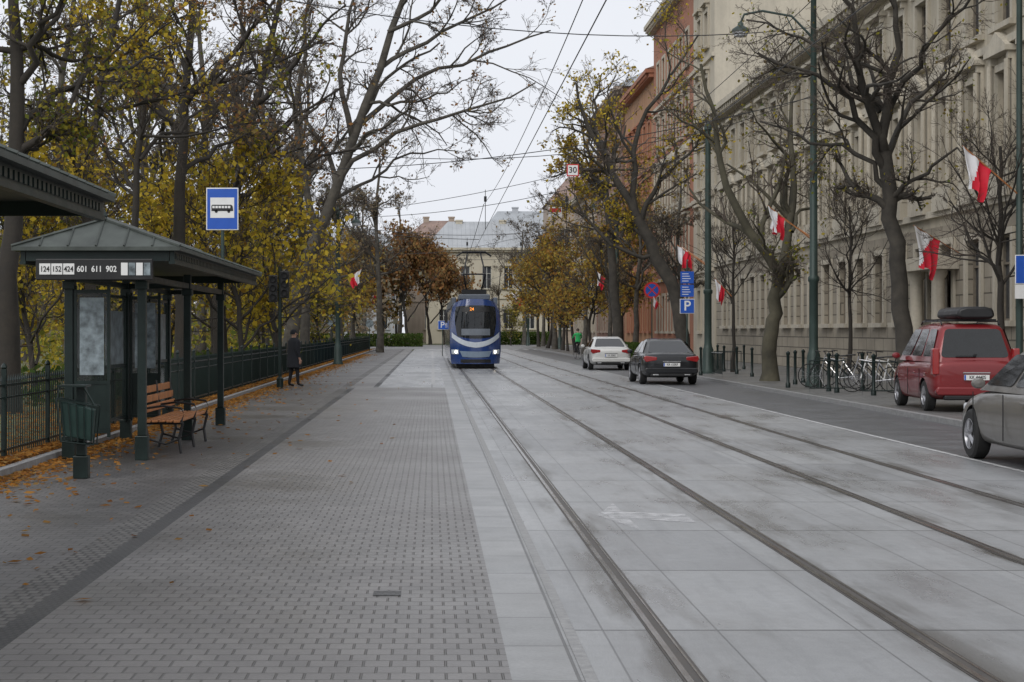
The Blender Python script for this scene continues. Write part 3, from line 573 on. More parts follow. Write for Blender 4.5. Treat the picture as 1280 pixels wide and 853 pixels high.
def car(label,loc,kind,paint,rz=0,platetxt='KR 8L246',name='parked_car',cat='car',box=False,group=None,tail='tail',scale=1.,coat=1.):
    pm,pn,pb=newmat('car_paint_'+label.split()[0]); pb.inputs['Base Color'].default_value=paint+(1,); pb.inputs['Metallic'].default_value=.3; pb.inputs['Coat Weight'].default_value=coat; pb.inputs['Coat Roughness'].default_value=.05
    pn.links.new(ramp(pn,noise(pn,objco(pn),3,4),.3,.7,.35,.5),pb.inputs['Roughness'])
    K={'sedan':dict(st=[(-2.36,.46,.8,.66),(-2.31,.34,.97,.82),(-2.0,.22,1.03,.9),(-1.2,.2,1.0,.92),(0,.19,.97,.92),(1.0,.2,.95,.92),(1.6,.2,.86,.9),(2.1,.22,.74,.84),(2.3,.3,.64,.76),(2.36,.4,.56,.64)],
        gb=(-1.95,1.2),gt=(-.85,.2),gz=(.93,1.45),gw=(.84,.58),wy=(-1.38,1.42),R=.33,ty=(.74,.9),cut=[(.07,.47),(.53,.93)],bev=.12),
     'van':dict(st=[(-2.2,.42,.98,.74),(-2.16,.32,1.1,.87),(-1.9,.26,1.14,.91),(-1.0,.22,1.12,.92),(0,.2,1.1,.92),(1.0,.2,1.08,.92),(1.5,.2,1.02,.9),(1.95,.22,.9,.86),(2.15,.3,.76,.78),(2.2,.4,.62,.68)],
        gb=(-2.13,1.45),gt=(-1.82,.4),gz=(1.06,1.88),gw=(.87,.65),wy=(-1.33,1.38),R=.33,ty=(.85,1.25),cut=[(.05,.3),(.34,.62),(.66,.93)],bev=.16),
     'hatch':dict(st=[(-2.1,.42,.9,.74),(-2.05,.3,.98,.85),(-1.8,.22,1.0,.89),(-1.0,.2,.98,.9),(0,.19,.96,.9),(1.0,.2,.94,.9),(1.5,.2,.88,.88),(1.95,.22,.76,.83),(2.12,.3,.66,.76),(2.2,.4,.56,.64)],
        gb=(-2.0,1.3),gt=(-1.5,.2),gz=(.92,1.5),gw=(.82,.6),wy=(-1.3,1.36),R=.33,ty=(.75,.98),cut=[(.04,.2),(.24,.56),(.6,.93)],bev=.1)}[kind]
    e=top(name,label,cat,loc,rz,group); e.scale=(scale,)*3
    b=MB(); vs=[];n=0
    for y,zb,zt,w in K['st']:
        h=[(0,zb),(.8*w,zb),(.95*w,zb+.07),(w,zb+.38*(zt-zb)),(.995*w,zb+.68*(zt-zb)),(.95*w,zt-.07),(.86*w,zt),(0,zt+.015)]
        ring=[(x,y,z) for x,z in h]+[(-x,y,z) for x,z in h[1:-1][::-1]]; n=len(ring); vs+=ring
    m=len(K['st']); b.add(vs,[(i*n+k,i*n+(k+1)%n,(i+1)*n+(k+1)%n,(i+1)*n+k) for i in range(m-1) for k in range(n)]+[tuple(range(n)),tuple(range((m-1)*n,m*n))])
    body=b.obj('body',[pm,'black'],e,smooth=True); sm=body.modifiers.new('s','SUBSURF'); sm.levels=2; sm.render_levels=2
    cb=MB(); W=.92; R=K['R']
    for y in K['wy']:
        for s in (-1,1): cb.cyl((s*(W-.26),y,R),(s*(W+.2),y,R),R+.055,n=28,mi=1)
    cut=cb.obj('cut',[pm,'black'],e); bo=body.modifiers.new('c','BOOLEAN'); bo.object=cut; bo.operation='DIFFERENCE'; bo.solver='EXACT'
    bake(body); bpy.data.objects.remove(cut)
    body.data.polygons.foreach_set('use_smooth',[True]*len(body.data.polygons)); body.data.set_sharp_from_angle(angle=rad(35))
    (yb0,yb1),(yt0,yt1),(z0,z1),(w0,w1)=K['gb'],K['gt'],K['gz'],K['gw']
    c=[(-w0,yb0,z0),(w0,yb0,z0),(w0,yb1,z0),(-w0,yb1,z0),(-w1,yt0,z1-.03),(w1,yt0,z1-.03),(w1*.97,yt1,z1-.04),(-w1*.97,yt1,z1-.04)]
    b=MB(); ym=(yt0+yt1)/2; ybm=(yb0+yb1)/2
    c2=c+[(w0+.01,ybm,z0),(-w0-.01,ybm,z0),(w1+.01,ym,z1+.01),(-w1-.01,ym,z1+.01)]
    b.add(c2,[(0,1,5,4),(3,7,6,2),(1,8,10,5),(8,2,6,10),(0,4,11,9),(9,11,7,3),(4,5,10,11),(11,10,6,7)])
    b.obj('roof',[pm],e,bevel=K['bev'],smooth=True)
    for s in (-1,1):
        side=[(s*(w0+.004),yb0,z0),(s*(w0+.004),yb1,z0),(s*(w1+.0),yt1,z1-.025),(s*(w1+.004),yt0,z1-.015)]
        for u0,u1 in K['cut']:
            b=MB(); A,B,C,D=side
            patch(A,B,C,D,u0,u1,.14,.86,(.014 if s>0 else -.014),b); b.obj('side_window','cglass',e)
    b=MB(); patch(c[0],c[1],c[5],c[4],.08,.92,.16 if kind!='van' else .12,.88,.008,b); b.obj('rear_window','cglass',e)
    b=MB(); patch(c[2],c[3],c[7],c[6],.07,.93,.1,.92,.008,b); b.obj('windscreen','cglass',e)
    t,r=wheelmeshes(R)
    for y in K['wy']:
        for s in (-1,1):
            wv=bpy.data.objects.new('wheel',None); wv.location=(s*(W-.125),y,R); wv.rotation_euler=(0,0,0 if s<0 else pi); col.objects.link(wv); wv.parent=e
            mkobj('tyre',t,wv); mkobj('rim',r,wv)
    yr=K['st'][0][0]; t0,t1=K['ty']
    for s in (-1,1):
        b=MB(); 
        if kind=='van': b.box(s*.83-.07,s*.83+.07,yr+.0,yr+.2,t0-.05,t1+.1)
        else: b.poly([(s*.46,t0+.04),(s*.46,t1-.02),(s*.84,t1+.02),(s*.87,t1-.1),(s*.8,t0-.02)],yr-.0,yr+.3)
        b.obj('tail_lamp',tail,e,bevel=.02)
        b=MB(); b.box(min(s*.45,s*.78),max(s*.45,s*.78),-yr-.35,-yr-.08,.6,.72); b.obj('head_lamp','headl',e,bevel=.03)
        b=MB(); b.lathe([(.001,-.06),(.07,-.05),(.095,0),(.08,.05),(.001,.06)],12,'y'); q=b.obj('wing_mirror',[pm],e,(s*(w0+.13),yb1-.5,z0+.1),smooth=True); q.scale=(1,1,.75)
        for u0,_ in K['cut'][:2]:
            b=MB(); yy=yb0+(yb1-yb0)*(u0+.06)+.12; b.box(s*(W-.005)-.012,s*(W-.005)+.012,yy,yy+.17,.8,.83); b.obj('door_handle',[pm],e,bevel=.008)
    b=MB(); b.poly([(-.8,.36),(-.84,.44),(-.8,.54),(.8,.54),(.84,.44),(.8,.36)],yr-.04,yr+.25); b.obj('rear_bumper',[pm],e,bevel=.03)
    b=MB(); b.box(-.66,.66,yr-.02,yr+.15,.26,.37); b.obj('rear_valance','black',e,bevel=.03)
    zp=.64 if kind!='van' else .74
    b=MB(); b.box(-.26,.26,yr-.05,yr-.02,zp-.055,zp+.055); b.obj('number_plate','plate',e)
    b=MB(); b.box(-.258,-.225,yr-.052,yr-.0501,zp-.052,zp+.052); b.obj('plate_band','blue',e)
    text(platetxt,.1,(.015,yr-.053,zp),FR,'black',e,'plate_lettering',sx=.85)
    b=MB(); b.box(-.28,.28,yr-.04,yr+.03,zp+.09,zp+.11); b.obj('boot_trim','chrome',e)
    if kind=='sedan':
        for s in (-1,1): b=MB(); b.box(s*.5-.09,s*.5+.09,yr-.03,yr+.05,.3,.34); b.obj('exhaust_tip','chrome',e,bevel=.01)
    if kind=='van':
        for s in (-1,1): b=MB(); b.tube([(s*.6,-1.7,1.85),(s*.6,-1.6,1.92),(s*.6,.05,1.92),(s*.6,.2,1.85)],.018,6); b.obj('roof_rail','black',e)
        b=MB(); b.box(-.03,.03,yr+.05,yr+.1,1.2,1.23); b.box(-.4,.02,yr+.06,yr+.08,1.18,1.195); b.obj('rear_wiper','black',e)
    if box:
        b=MB(); b.poly([(-.4,2.02),(-.36,2.18),(-.2,2.23),(.2,2.23),(.36,2.18),(.4,2.02),(.3,1.97),(-.3,1.97)],-1.8,.1); b.obj('roof_box','black',e,bevel=.05,smooth=True,loc=(.1,0,0))
        for q in (-1.4,-.3): b=MB(); b.box(-.62,.62,q,q+.06,1.92,1.97); b.obj('roof_bar','black',e)
    b=MB()
    for s in (-1,1):
        for u in (K['cut'][-1][0]-.02,K['cut'][-1][1]+.02,K['cut'][-2][0]-.02):
            yy=yb0+(yb1-yb0)*u; b.box(s*.916-.006,s*.916+.006,yy-.004,yy+.004,.32,.9)
    b.obj('door_seams','black',e)
    return e
Yc=23.5; car('taupe grey compact hatchback driving along the asphalt lane',(7.17+.9,Yc-1.36,0),'hatch',(.17,.16,.147),rad(0),name='car',coat=.5)
car('red people carrier with black roof box parked on footway',(10.82,36.7,.09),'van',(.2,.009,.012),rad(-3),'KK 4440S',box=True,name='parked_van',cat='van',scale=.94,coat=.7)
car('black saloon car driving away with red tail lamps',(7.55,57.8,0),'sedan',(.006,.007,.009),0,'KR 155RF',name='car',coat=.6)
car('white saloon car driving ahead in the lane',(7.75,78.5,0),'sedan',(.62,.62,.6),0,'KR 7E902',name='car',coat=.6)
# ---------------- tram
def tram(loc):
    e=top('tram','dark blue low floor tram with lit headlights on rails','tram',loc); e.scale=(.96,1,.985)
    M['tblue']=mat('tram_blue',(.01,.042,.18),.22,coat=1,na=.08); M['tsilver']=mat('tram_silver',(.55,.6,.66),.3,na=.06,coat=.5); M['tlight']=mat('tram_pale_blue',(.2,.26,.34),.3,na=.06); M['tgrey']=mat('tram_grey',(.14,.16,.19),.4,na=.1)
    L=32.;hw=1.2;z0=.22;H=3.2
    def S(u,v):
        w=hw*(1-.16*max(0,(v-.55)/.45)**2 -.05*max(0,(.2-v)/.2)); x=u*w; y=.75*abs(u)**3.2+ .55*max(0,v-.32)**1.3 +.05*max(0,.2-v)
        z=z0+(H-z0)*v-.2*abs(u)**3*max(0,(v-.8)/.2); return (x,y,z)
    def surf(u0,u1,v0,v1,off=0,nu=14,nv=10,b=None,mi=0,shape=None):
        b=b or MB(); vs=[]
        for j in range(nv+1):
            for i in range(nu+1):
                fu,fv=i/nu,j/nv; uu=u0+(u1-u0)*fu; vv=v0+(v1-v0)*fv
                if shape: uu,vv=shape(uu,vv,fu,fv)
                x,y,z=S(uu,vv); k=1+off/1.2; vs.append((x*k,y-off,z))
        b.add(vs,[(j*(nu+1)+i,j*(nu+1)+i+1,(j+1)*(nu+1)+i+1,(j+1)*(nu+1)+i) for j in range(nv) for i in range(nu)],mi); return b
    b=surf(-1,1,0,1,0,28,20); 
    vs=[];nv=20
    for s in (-1,1):
        for yy in (None,L):
            for j in range(nv+1):
                x,y,z=S(s,j/nv); vs.append((x,y if yy is None else yy,z))
    n=nv+1; fs=[]
    for s in (0,1):
        o=s*2*n; fs+=[(o+j,o+j+1,o+n+j+1,o+n+j) for j in range(nv)]
    b.add(vs,fs); x,y,z=S(1,1); b.add([(-x,y,z),(x,y,z),(x,L,z),(-x,L,z)]+[(-x,L,z0),(x,L,z0)],[(0,1,2,3),(3,2,5,4)])
    tp=[S(-1+2*i/28,1) for i in range(29)]; b.add(tp,[tuple(range(29))])
    b.obj('body','tblue',e,smooth=True)
    surf(-.84,.84,.39,.9,.02,shape=lambda u,v,fu,fv:(u*(1-.16*(1-fv)**2),v+.05*abs(u)**2*(1-fv))).obj('windscreen','cglass',e,smooth=True)
    surf(-.55,.55,.8,.88,.03).obj('destination_display','black',e,smooth=True)
    x,y,z=S(-.15,.84); text('24',.2,(-.18,y-.06,z),FR,'orange',e,'route_display')
    surf(-.55,.55,.44,.54,.026).obj('driver_dashboard','tgrey',e,smooth=True)
    surf(-.92,.92,.28,.36,.022,shape=lambda u,v,fu,fv:(u,v+.16*abs(u)**2.5-.03*(1-abs(u)))).obj('silver_band','tsilver',e,smooth=True)
    surf(-.62,.62,.1,.19,.022,shape=lambda u,v,fu,fv:(u*(1-.15*(1-fv)),v+.03*abs(u)**2)).obj('nose_panel','tlight',e,smooth=True)
    surf(-.6,.6,.02,.07,.03).obj('bumper','black',e,smooth=True)
    for s in (-1,1):
        a,c=(s*.93,s*.66) if s<0 else (s*.66,s*.93)
        surf(a,c,.15,.22,.024,4,3).obj('head_lamp_housing','tsilver',e)
        x,y,z=S(s*.76,.185); b=MB(); b.lathe([(.001,-.05),(.06,-.045),(.07,0)],16,'y'); b.obj('head_lamp','headon',e,(x,y-.03,z))
        b=MB(); b.tube([(s*1.14,.75,2.75),(s*1.3,.55,2.72),(s*1.36,.5,2.55)],.02,6); b.box(s*1.38-.07,s*1.38+.07,.46,.54,2.1,2.55); b.obj('wing_mirror','black',e)
        for k in range(6):
            b=MB(); y0=1.6+k*5; b.box(s*1.205-.012,s*1.205+.012,y0,y0+4.4,1.35,2.5); b.obj('side_window','cglass',e)
        b=MB(); b.box(s*1.0-.1,s*1.0+.1,1.9,L-.4,2.9,3.3); b.obj('roof_fairing','tgrey',e,bevel=.04)
    for s in (-.5,.5): b=MB(); b.tube([(s,.5,1.3),(s*.3,.5,1.9),(s*.05,.62,2.25)],.012,5); b.obj('wiper','black',e)
    b=MB(); b.box(-.75,.75,2.5,6,3.2,3.46); b.obj('roof_equipment','tgrey',e,bevel=.05)
    b=MB(); yp=3.6
    for s in (-.35,.35): b.tube([(s,yp,3.6),(s*1.5,yp-1.2,4.4),(s*.9,yp,5.46)],.04,6)
    b.tube([(-.85,yp,5.3),(-.55,yp,5.5),(.55,yp,5.5),(.85,yp,5.3)],.05,6); b.tube([(-.6,yp+.3,5.48),(.6,yp+.3,5.48)],.035,6); b.tube([(-.52,yp-1.2,4.4),(.52,yp-1.2,4.4)],.04,6); b.box(-.6,.6,yp-.6,yp+.6,3.4,3.7); b.obj('pantograph','black',e)
    b=MB(); b.box(-.9,.9,.9,L-1,.03,.3); b.obj('underframe','black',e)
tram((1.97,79.2,0))
# ---------------- poles, lamps, wires
def polem(H,r0,r1,base=.9):
    b=MB(); b.lathe([(r0*1.9,0),(r0*1.9,.12),(r0*1.6,.2),(r0*1.5,base),(r0*1.15,base+.12),(r0,base+.25),(r0*.98,3),(r0*1.25,3.05),(r0*1.25,3.15),(r0*.93,3.2),(r1,H-.3),(r1*1.5,H-.25),(r1*1.4,H-.1),(.01,H+.12)],14); return b
def pole(label,x,Y,H,r0=.16,r1=.09,lamp=None,z=.09,name='street_lamp',cat='street lamp'):
    e=top(name,label,cat,(x,Y,z),0,'green iron poles along the street'); polem(H,r0,r1).obj('post','pole',e,smooth=True)
    if lamp:
        for dx,zl in lamp:
            b=MB(); b.tube([(0,0,zl-.3),(dx*.3,0,zl+.35),(dx*.7,0,zl+.5),(dx*.95,0,zl+.4),(dx,0,zl+.15)],.035,7); b.tube([(0,0,zl-.9),(dx*.2,0,zl-.4),(dx*.38,0,zl+.38)],.018,5); b.obj('lamp_arm','pole',e,smooth=True)
            b=MB(); b.lathe([(.03,.2),(.07,.16),(.09,.08),(.24,-.02),(.27,-.1)],14,c=(dx,0,zl)); b.obj('lamp_shade','pole',e,smooth=True)
            b=MB(); b.lathe([(.24,-.1),(.18,-.22),(.001,-.27)],14,c=(dx,0,zl)); b.obj('lamp_globe','headl',e,smooth=True)
    return e
x,Y=gp(885,470); pole('green iron tram wire pole on the footway',x,Y,9.5,.14,.1,name='wire_pole',cat='pole')
x,Y=gp(1017,488); pole('very tall green street lamp with curved arm over road',x,Y,11.6,.13,.08,[(-2.1,10.3)])
pole('tall pole carrying a flag and parking sign',13.35,40,13,.08,.06,name='sign_pole',cat='pole')
pole('green iron lamp pole among the street trees',XX(771,113),113,10.5,.17,.11,[(-1.5,9.6)])
pole('distant green street lamp near the trees',XX(700,160),160,10,.15,.1,[(-1.6,9.2)])
pole('green iron lamp pole beside park railing',-4.7,88,7.8,.13,.08,[(.9,7.2)],z=0)
pole('slim green lamp pole near the crossing',XX(473,150),150,9.5,.13,.08,[(1.,8.8)],z=0)
pole('distant slim lamp post near pale building',XX(660,205),205,11,.13,.09,[(-1.,10)],z=0)
def wire(p0,p1,sag=0,r=.012,lab='thin black overhead tram wire spanning the street',n=16):
    pts=[Vector(p0).lerp(Vector(p1),i/n)-Vector((0,0,sag*4*(i/n)*(1-i/n))) for i in range(n+1)]
    b=MB(); b.tube(pts,r,4); tag(b.obj('overhead_wire','black'),lab,'wire','overhead wires')
for xc,dz in ((2.,0),(5.05,0)):
    wire((xc,4,5.5),(xc,165,5.5),0,.009,'contact wire above the tram track'); wire((xc,4,6.6),(xc,68,6.6),.6,.008,'carrier wire above the tram track',24); wire((xc,68,6.6),(xc,165,6.6),.9,.012,'carrier wire above the tram track',24)
for (x0,Y0,z0),(x1,Y1,z1),sg in (((-4.7,88,7.4),(10.5,66.8,8.6),.7),((-7,62,8.5),(10.5,66.8,9.3),.9),((-4.7,88,7.),(XX(771,113),113,9),.8),((XX(473,150),150,9),(XX(700,160),160,9.5),.9),((-6,60,7.2),(11.1,51,8.5),.6),((XX(473,150),150,8.3),(XX(771,113),113,9.8),1.),((-8.3,35,9.5),(11.1,51,10.5),.9),((-4.7,88,7.6),(16,72,11.5),.8),((-4.7,88,6.8),(2,75,5.6),.1),((XX(700,160),160,9),(2,120,6.6),.3)):
    wire((x0,Y0,z0),(x1,Y1,z1),sg,.013)
for Yh in (66,100):
    for xc in (2.,5.05):
        b=MB(); b.cyl((xc,Yh,5.5),(xc,Yh,7.),.012,n=4); b.box(xc-.05,xc+.05,Yh-.05,Yh+.05,6.55,6.75); tag(b.obj('wire_hanger','black'),'small black clamp hanging on tram wires','wire fitting','overhead wires')
def sign30(x,Y,z):
    e=top('speed_sign','small square white 30 speed sign with red border','sign',(x,Y,z)); b=MB(); b.box(-.22,.22,0,.02,-.22,.22); b.obj('sign_panel','redp',e); b=MB(); b.box(-.18,.18,-.005,-.0005,-.18,.18); b.obj('sign_face','white',e); text('30',.3,(0,-.008,0),FR,'black',e)
    b=MB(); b.cyl((-.15,.01,.22),(-.15,.01,.75),.01,n=4); b.cyl((.15,.01,.22),(.15,.01,.75),.01,n=4); b.cyl((-.15,.01,.5),(.15,.01,.5),.01,n=4); b.obj('bracket','black',e)
Y=64; sign30(XX(716,Y),Y,ZZ(213,Y))
Y=80; x=XX(694,Y); z=ZZ(265,Y); e=top('overhead_signal_board','small red and white board hanging from overhead wire','sign',(x,Y,z)); b=MB(); b.box(-.3,.3,0,.03,-.22,.22); b.obj('sign_panel','white',e); b=MB(); b.box(-.26,.26,-.006,-.001,-.02,.16); b.obj('sign_face','redp',e); b=MB(); b.cyl((0,.01,.2),(0,.01,1.1),.012,n=4); b.obj('bracket','black',e)
def psign(x,Y,z,s,label):
    e=top('parking_sign',label,'sign',(x,Y,z),0); b=MB(); b.box(-s/2,s/2,0,.02,-s/2,s/2); b.obj('sign_panel','white',e,bevel=.01); b=MB(); b.box(-s/2+.02,s/2-.02,-.005,-.0005,-s/2+.02,s/2-.02); b.obj('sign_face','blue',e); text('P',s*.95,(0,-.009,0),FR,'white',e); 
    return e
Y=66; x=XX(859,Y); e=psign(x,Y,ZZ(383,Y),.55,'blue parking sign with information boards above on post')
b=MB(); b.cyl((0,.04,.09-ZZ(383,Y)),(0,.04,1.75),.03,n=8); b.obj('post','pole',e,smooth=True)
for dz,h,w_ in ((.58,.45,.5),(1.08,.45,.5)):
    b=MB(); b.box(-w_/2,w_/2,-.0,.02,dz-h/2,dz+h/2); b.obj('information_board','blue',e)
    for k in range(4): b=MB(); b.box(-w_*.38,w_*(.1+.08*(k%3)),-.005,-.0005,dz+h*.3-k*h*.2-.012,dz+h*.3-k*h*.2+.012); b.obj('board_lettering','plate',e)
e=psign(13.5,39.75,ZZ(343,40)+.1,.66,'blue parking sign fixed to the tall pole'); b=MB(); b.box(-.33,.33,0,.02,-.66,-.34); b.obj('supplementary_panel','plate',e); b=MB(); b.box(-.3,.1,.02,.2,-.1,-.05);b.obj('bracket','pole',e)
Y=85; x=XX(815,Y); e=top('no_stopping_sign','round blue no stopping sign with red border on post','sign',(x,Y,.09)); z=ZZ(363,Y)-.09
b=MB(); b.cyl((0,.04,0),(0,.04,z+.4),.03,n=8); b.obj('post','pole',e)
b=MB(); b.lathe([(.001,0),(.4,0),(.4,.02)],28,'y',(0,0,z)); b.obj('sign_panel','redp',e); b=MB(); b.lathe([(.001,-.006),(.31,-.006),(.31,0)],28,'y',(0,0,z)); b.obj('sign_face','blue',e)
b=MB(); 
for a in (45,-45): b.box(-.31,.31,-.012-a*.00001,-.007,-.03,.03,0,Matrix.Translation((0,0,z))@Matrix.Rotation(rad(a),4,'Y'))
b.obj('sign_cross','redp',e)
Y=52; x=XX(350,Y); e=top('traffic_light','black tram signal heads on a dark post by fence','traffic light',(x,Y,0)); b=MB(); b.cyl((0,0,0),(0,0,3.6),.055,n=10); b.lathe([(.1,0),(.1,.3),(.055,.35)],10); b.obj('post','dgreen',e,smooth=True)
for dx,dz in ((-.2,0),(.14,.12)):
    b=MB(); b.box(dx-.13,dx+.13,-.1,.12,2.55+dz,3.35+dz); 
    for k in range(3): b.lathe([(.09,-.2),(.1,-.1)],12,'y',(dx,0,2.7+dz+k*.26))
    b.obj('signal_head','black',e,bevel=.02)
    b=MB(); b.cyl((0,0,2.9+dz),(dx,0,2.9+dz),.02,n=6); b.obj('bracket','black',e)
for px,Y,h in ((415,100,2.6),(462,140,2.6)):
    x=XX(px,Y); e=top('traffic_sign','small grey backed traffic sign on slim post','sign',(x,Y,0),0,'small traffic signs'); b=MB(); b.cyl((0,0,0),(0,0,h),.03,n=6); b.obj('post','pole',e); b=MB(); b.lathe([(.001,-.04),(.32,-.04),(.32,-.02)],20,'y',(0,0,h-.3)); b.obj('sign_panel','poster',e)
Y=120; e=psign(XX(553,Y),Y,2.1,.6,'small blue sign on a post near the crossing'); b=MB(); b.cyl((0,.05,-2.1),(0,.05,.3),.03,n=6); b.obj('post','pole',e)
# ---------------- flags
def flag(base,tip,W,L,label,seed,fold=.1,slant=.3):
    b0,t0=Vector(base),Vector(tip); d=(t0-b0); e=top('flag',label,'flag',base,0,'white and red national flags')
    s=MB(); s.cyl((0,0,0),d,.02,.014,6); s.obj('flagpole','wood',e,smooth=True)
    rg=random.Random(seed); ln=d.length; dn=d.normalized(); nu,nv=22,16; vs=[];ph=rg.uniform(0,6); sw=rg.uniform(-.12,.12); side=Vector((-dn.y,dn.x,0)).normalized()
    for j in range(nv+1):
        v=j/nv
        for i in range(nu+1):
            u=i/nu; sh=(1-.5*v**.8); p=dn*(ln-W*.5)+Vector((dn.x,dn.y,dn.z*(1-v*.55)))*((u-.5)*W*sh)
            Lu=L*(1-.22*u+.08*math.sin(u*7+ph)); p=p+Vector((0,0,-1))*Lu*v
            p=p+side*(math.sin(u*13+ph+v*2.2)*fold*(.2+v*.8))+Vector((dn.x,dn.y,0))*(math.cos(u*13+ph+v*2.)*fold*.35*v+sw*v*v+.05*math.sin(v*5+ph)*v)
            vs.append(p)
    b=MB(); n=nu+1
    b.add(vs,[(j*n+i,j*n+i+1,(j+1)*n+i+1,(j+1)*n+i) for j in range(nv) for i in range(nu)]); b.m=[1 if i/nu>=.46+slant*(j/nv-.3) else 0 for j in range(nv) for i in range(nu)]
    b.obj('cloth',['flagr','flagw'],e,smooth=True)
def pflag(bx,by,tx,ty,Y,W,L,lab,sd,dy=0): flag((XX(bx,Y),Y,ZZ(by,Y)),(XX(tx,Y),Y+dy,ZZ(ty,Y)),W,L,lab,sd)
fl='white and red flag hanging from a tall pole'
pflag(1276,246,1198,184,40,.9,.88,fl,1,-.3)
Y=52; flag((16,Y+1,ZZ(318,Y)),(XX(1142,Y),Y,ZZ(282,Y)),1.15,1.25,'white and red flag on staff projecting from the facade',3,.1,.8)
pflag(1015,300,957,258,51,.65,.72,fl,4,-.3); pflag(1015,297,968,262,51,.45,.6,fl,5,.6)
pflag(884,333,845,307,66.8,.65,.7,fl,6,-.3); pflag(884,331,855,308,66.8,.5,.65,fl,7,.6)
pflag(771,362,745,338,113,.8,.9,fl,8); pflag(916,372,893,348,69,.6,.8,'white and red flag fixed beside a young tree',9); pflag(828,385,816,370,85,.45,.5,'small white and red flag near the signs',10)
pflag(422,358,452,336,88,.8,.7,fl,11); pflag(473,372,463,365,150,.6,.8,fl,12); pflag(660,380,640,366,205,1.6,1.,fl,13); pflag(700,368,690,358,160,.7,.8,fl,14)
# ---------------- buildings
def bmat(n,c,na=.14,ns=.7,bump=.3,st=.4): return mat(n,c,.85,ns=ns,na=na,bump=bump,bs=25,streak=st)
M['stone']=bmat('facade_sandstone',(.47,.42,.33),.18,st=.5); M['stonet']=bmat('facade_trim',(.5,.455,.37),.14,st=.5)
M['rust']=brickmat('rusticated_stone',(.38,.335,.265),(.44,.39,.31),(.16,.14,.11),1.2,.45,.025,.5,.85,'xz',1.5,.6,.3,sm=.3)
M['cream']=bmat('cream_render',(.5,.45,.36),.1,st=.3); M['orange_r']=bmat('orange_red_render',(.38,.165,.1),.14); M['brickr']=brickmat('red_brick',(.3,.15,.1),(.36,.19,.13),(.3,.24,.2),.26,.085,.01,.5,.85,'xz',.4,.8,.25)
M['ochre']=bmat('ochre_render',(.4,.22,.12),.12); M['palebr']=bmat('pale_brown_render',(.38,.31,.25),.12)
M['yellow']=bmat('pale_cream_render',(.5,.455,.36),.06,st=.1); M['greyblue']=bmat('grey_blue_render',(.42,.44,.47),.08,st=.1)
M['tin']=brickmat('tin_roof',(.4,.42,.44),(.44,.46,.48),(.32,.34,.36),.6,30,.03,0,.5,'xy',.5,.5,.15); M['tiles']=bmat('brown_roof_tiles',(.27,.19,.16),.2); M['slate']=bmat('grey_roof',(.34,.36,.38),.1,st=.1); M['wframe']=mat('window_frame_paint',(.2,.17,.13),.6); M['wwhite']=mat('window_frame_white',(.5,.5,.47),.6)
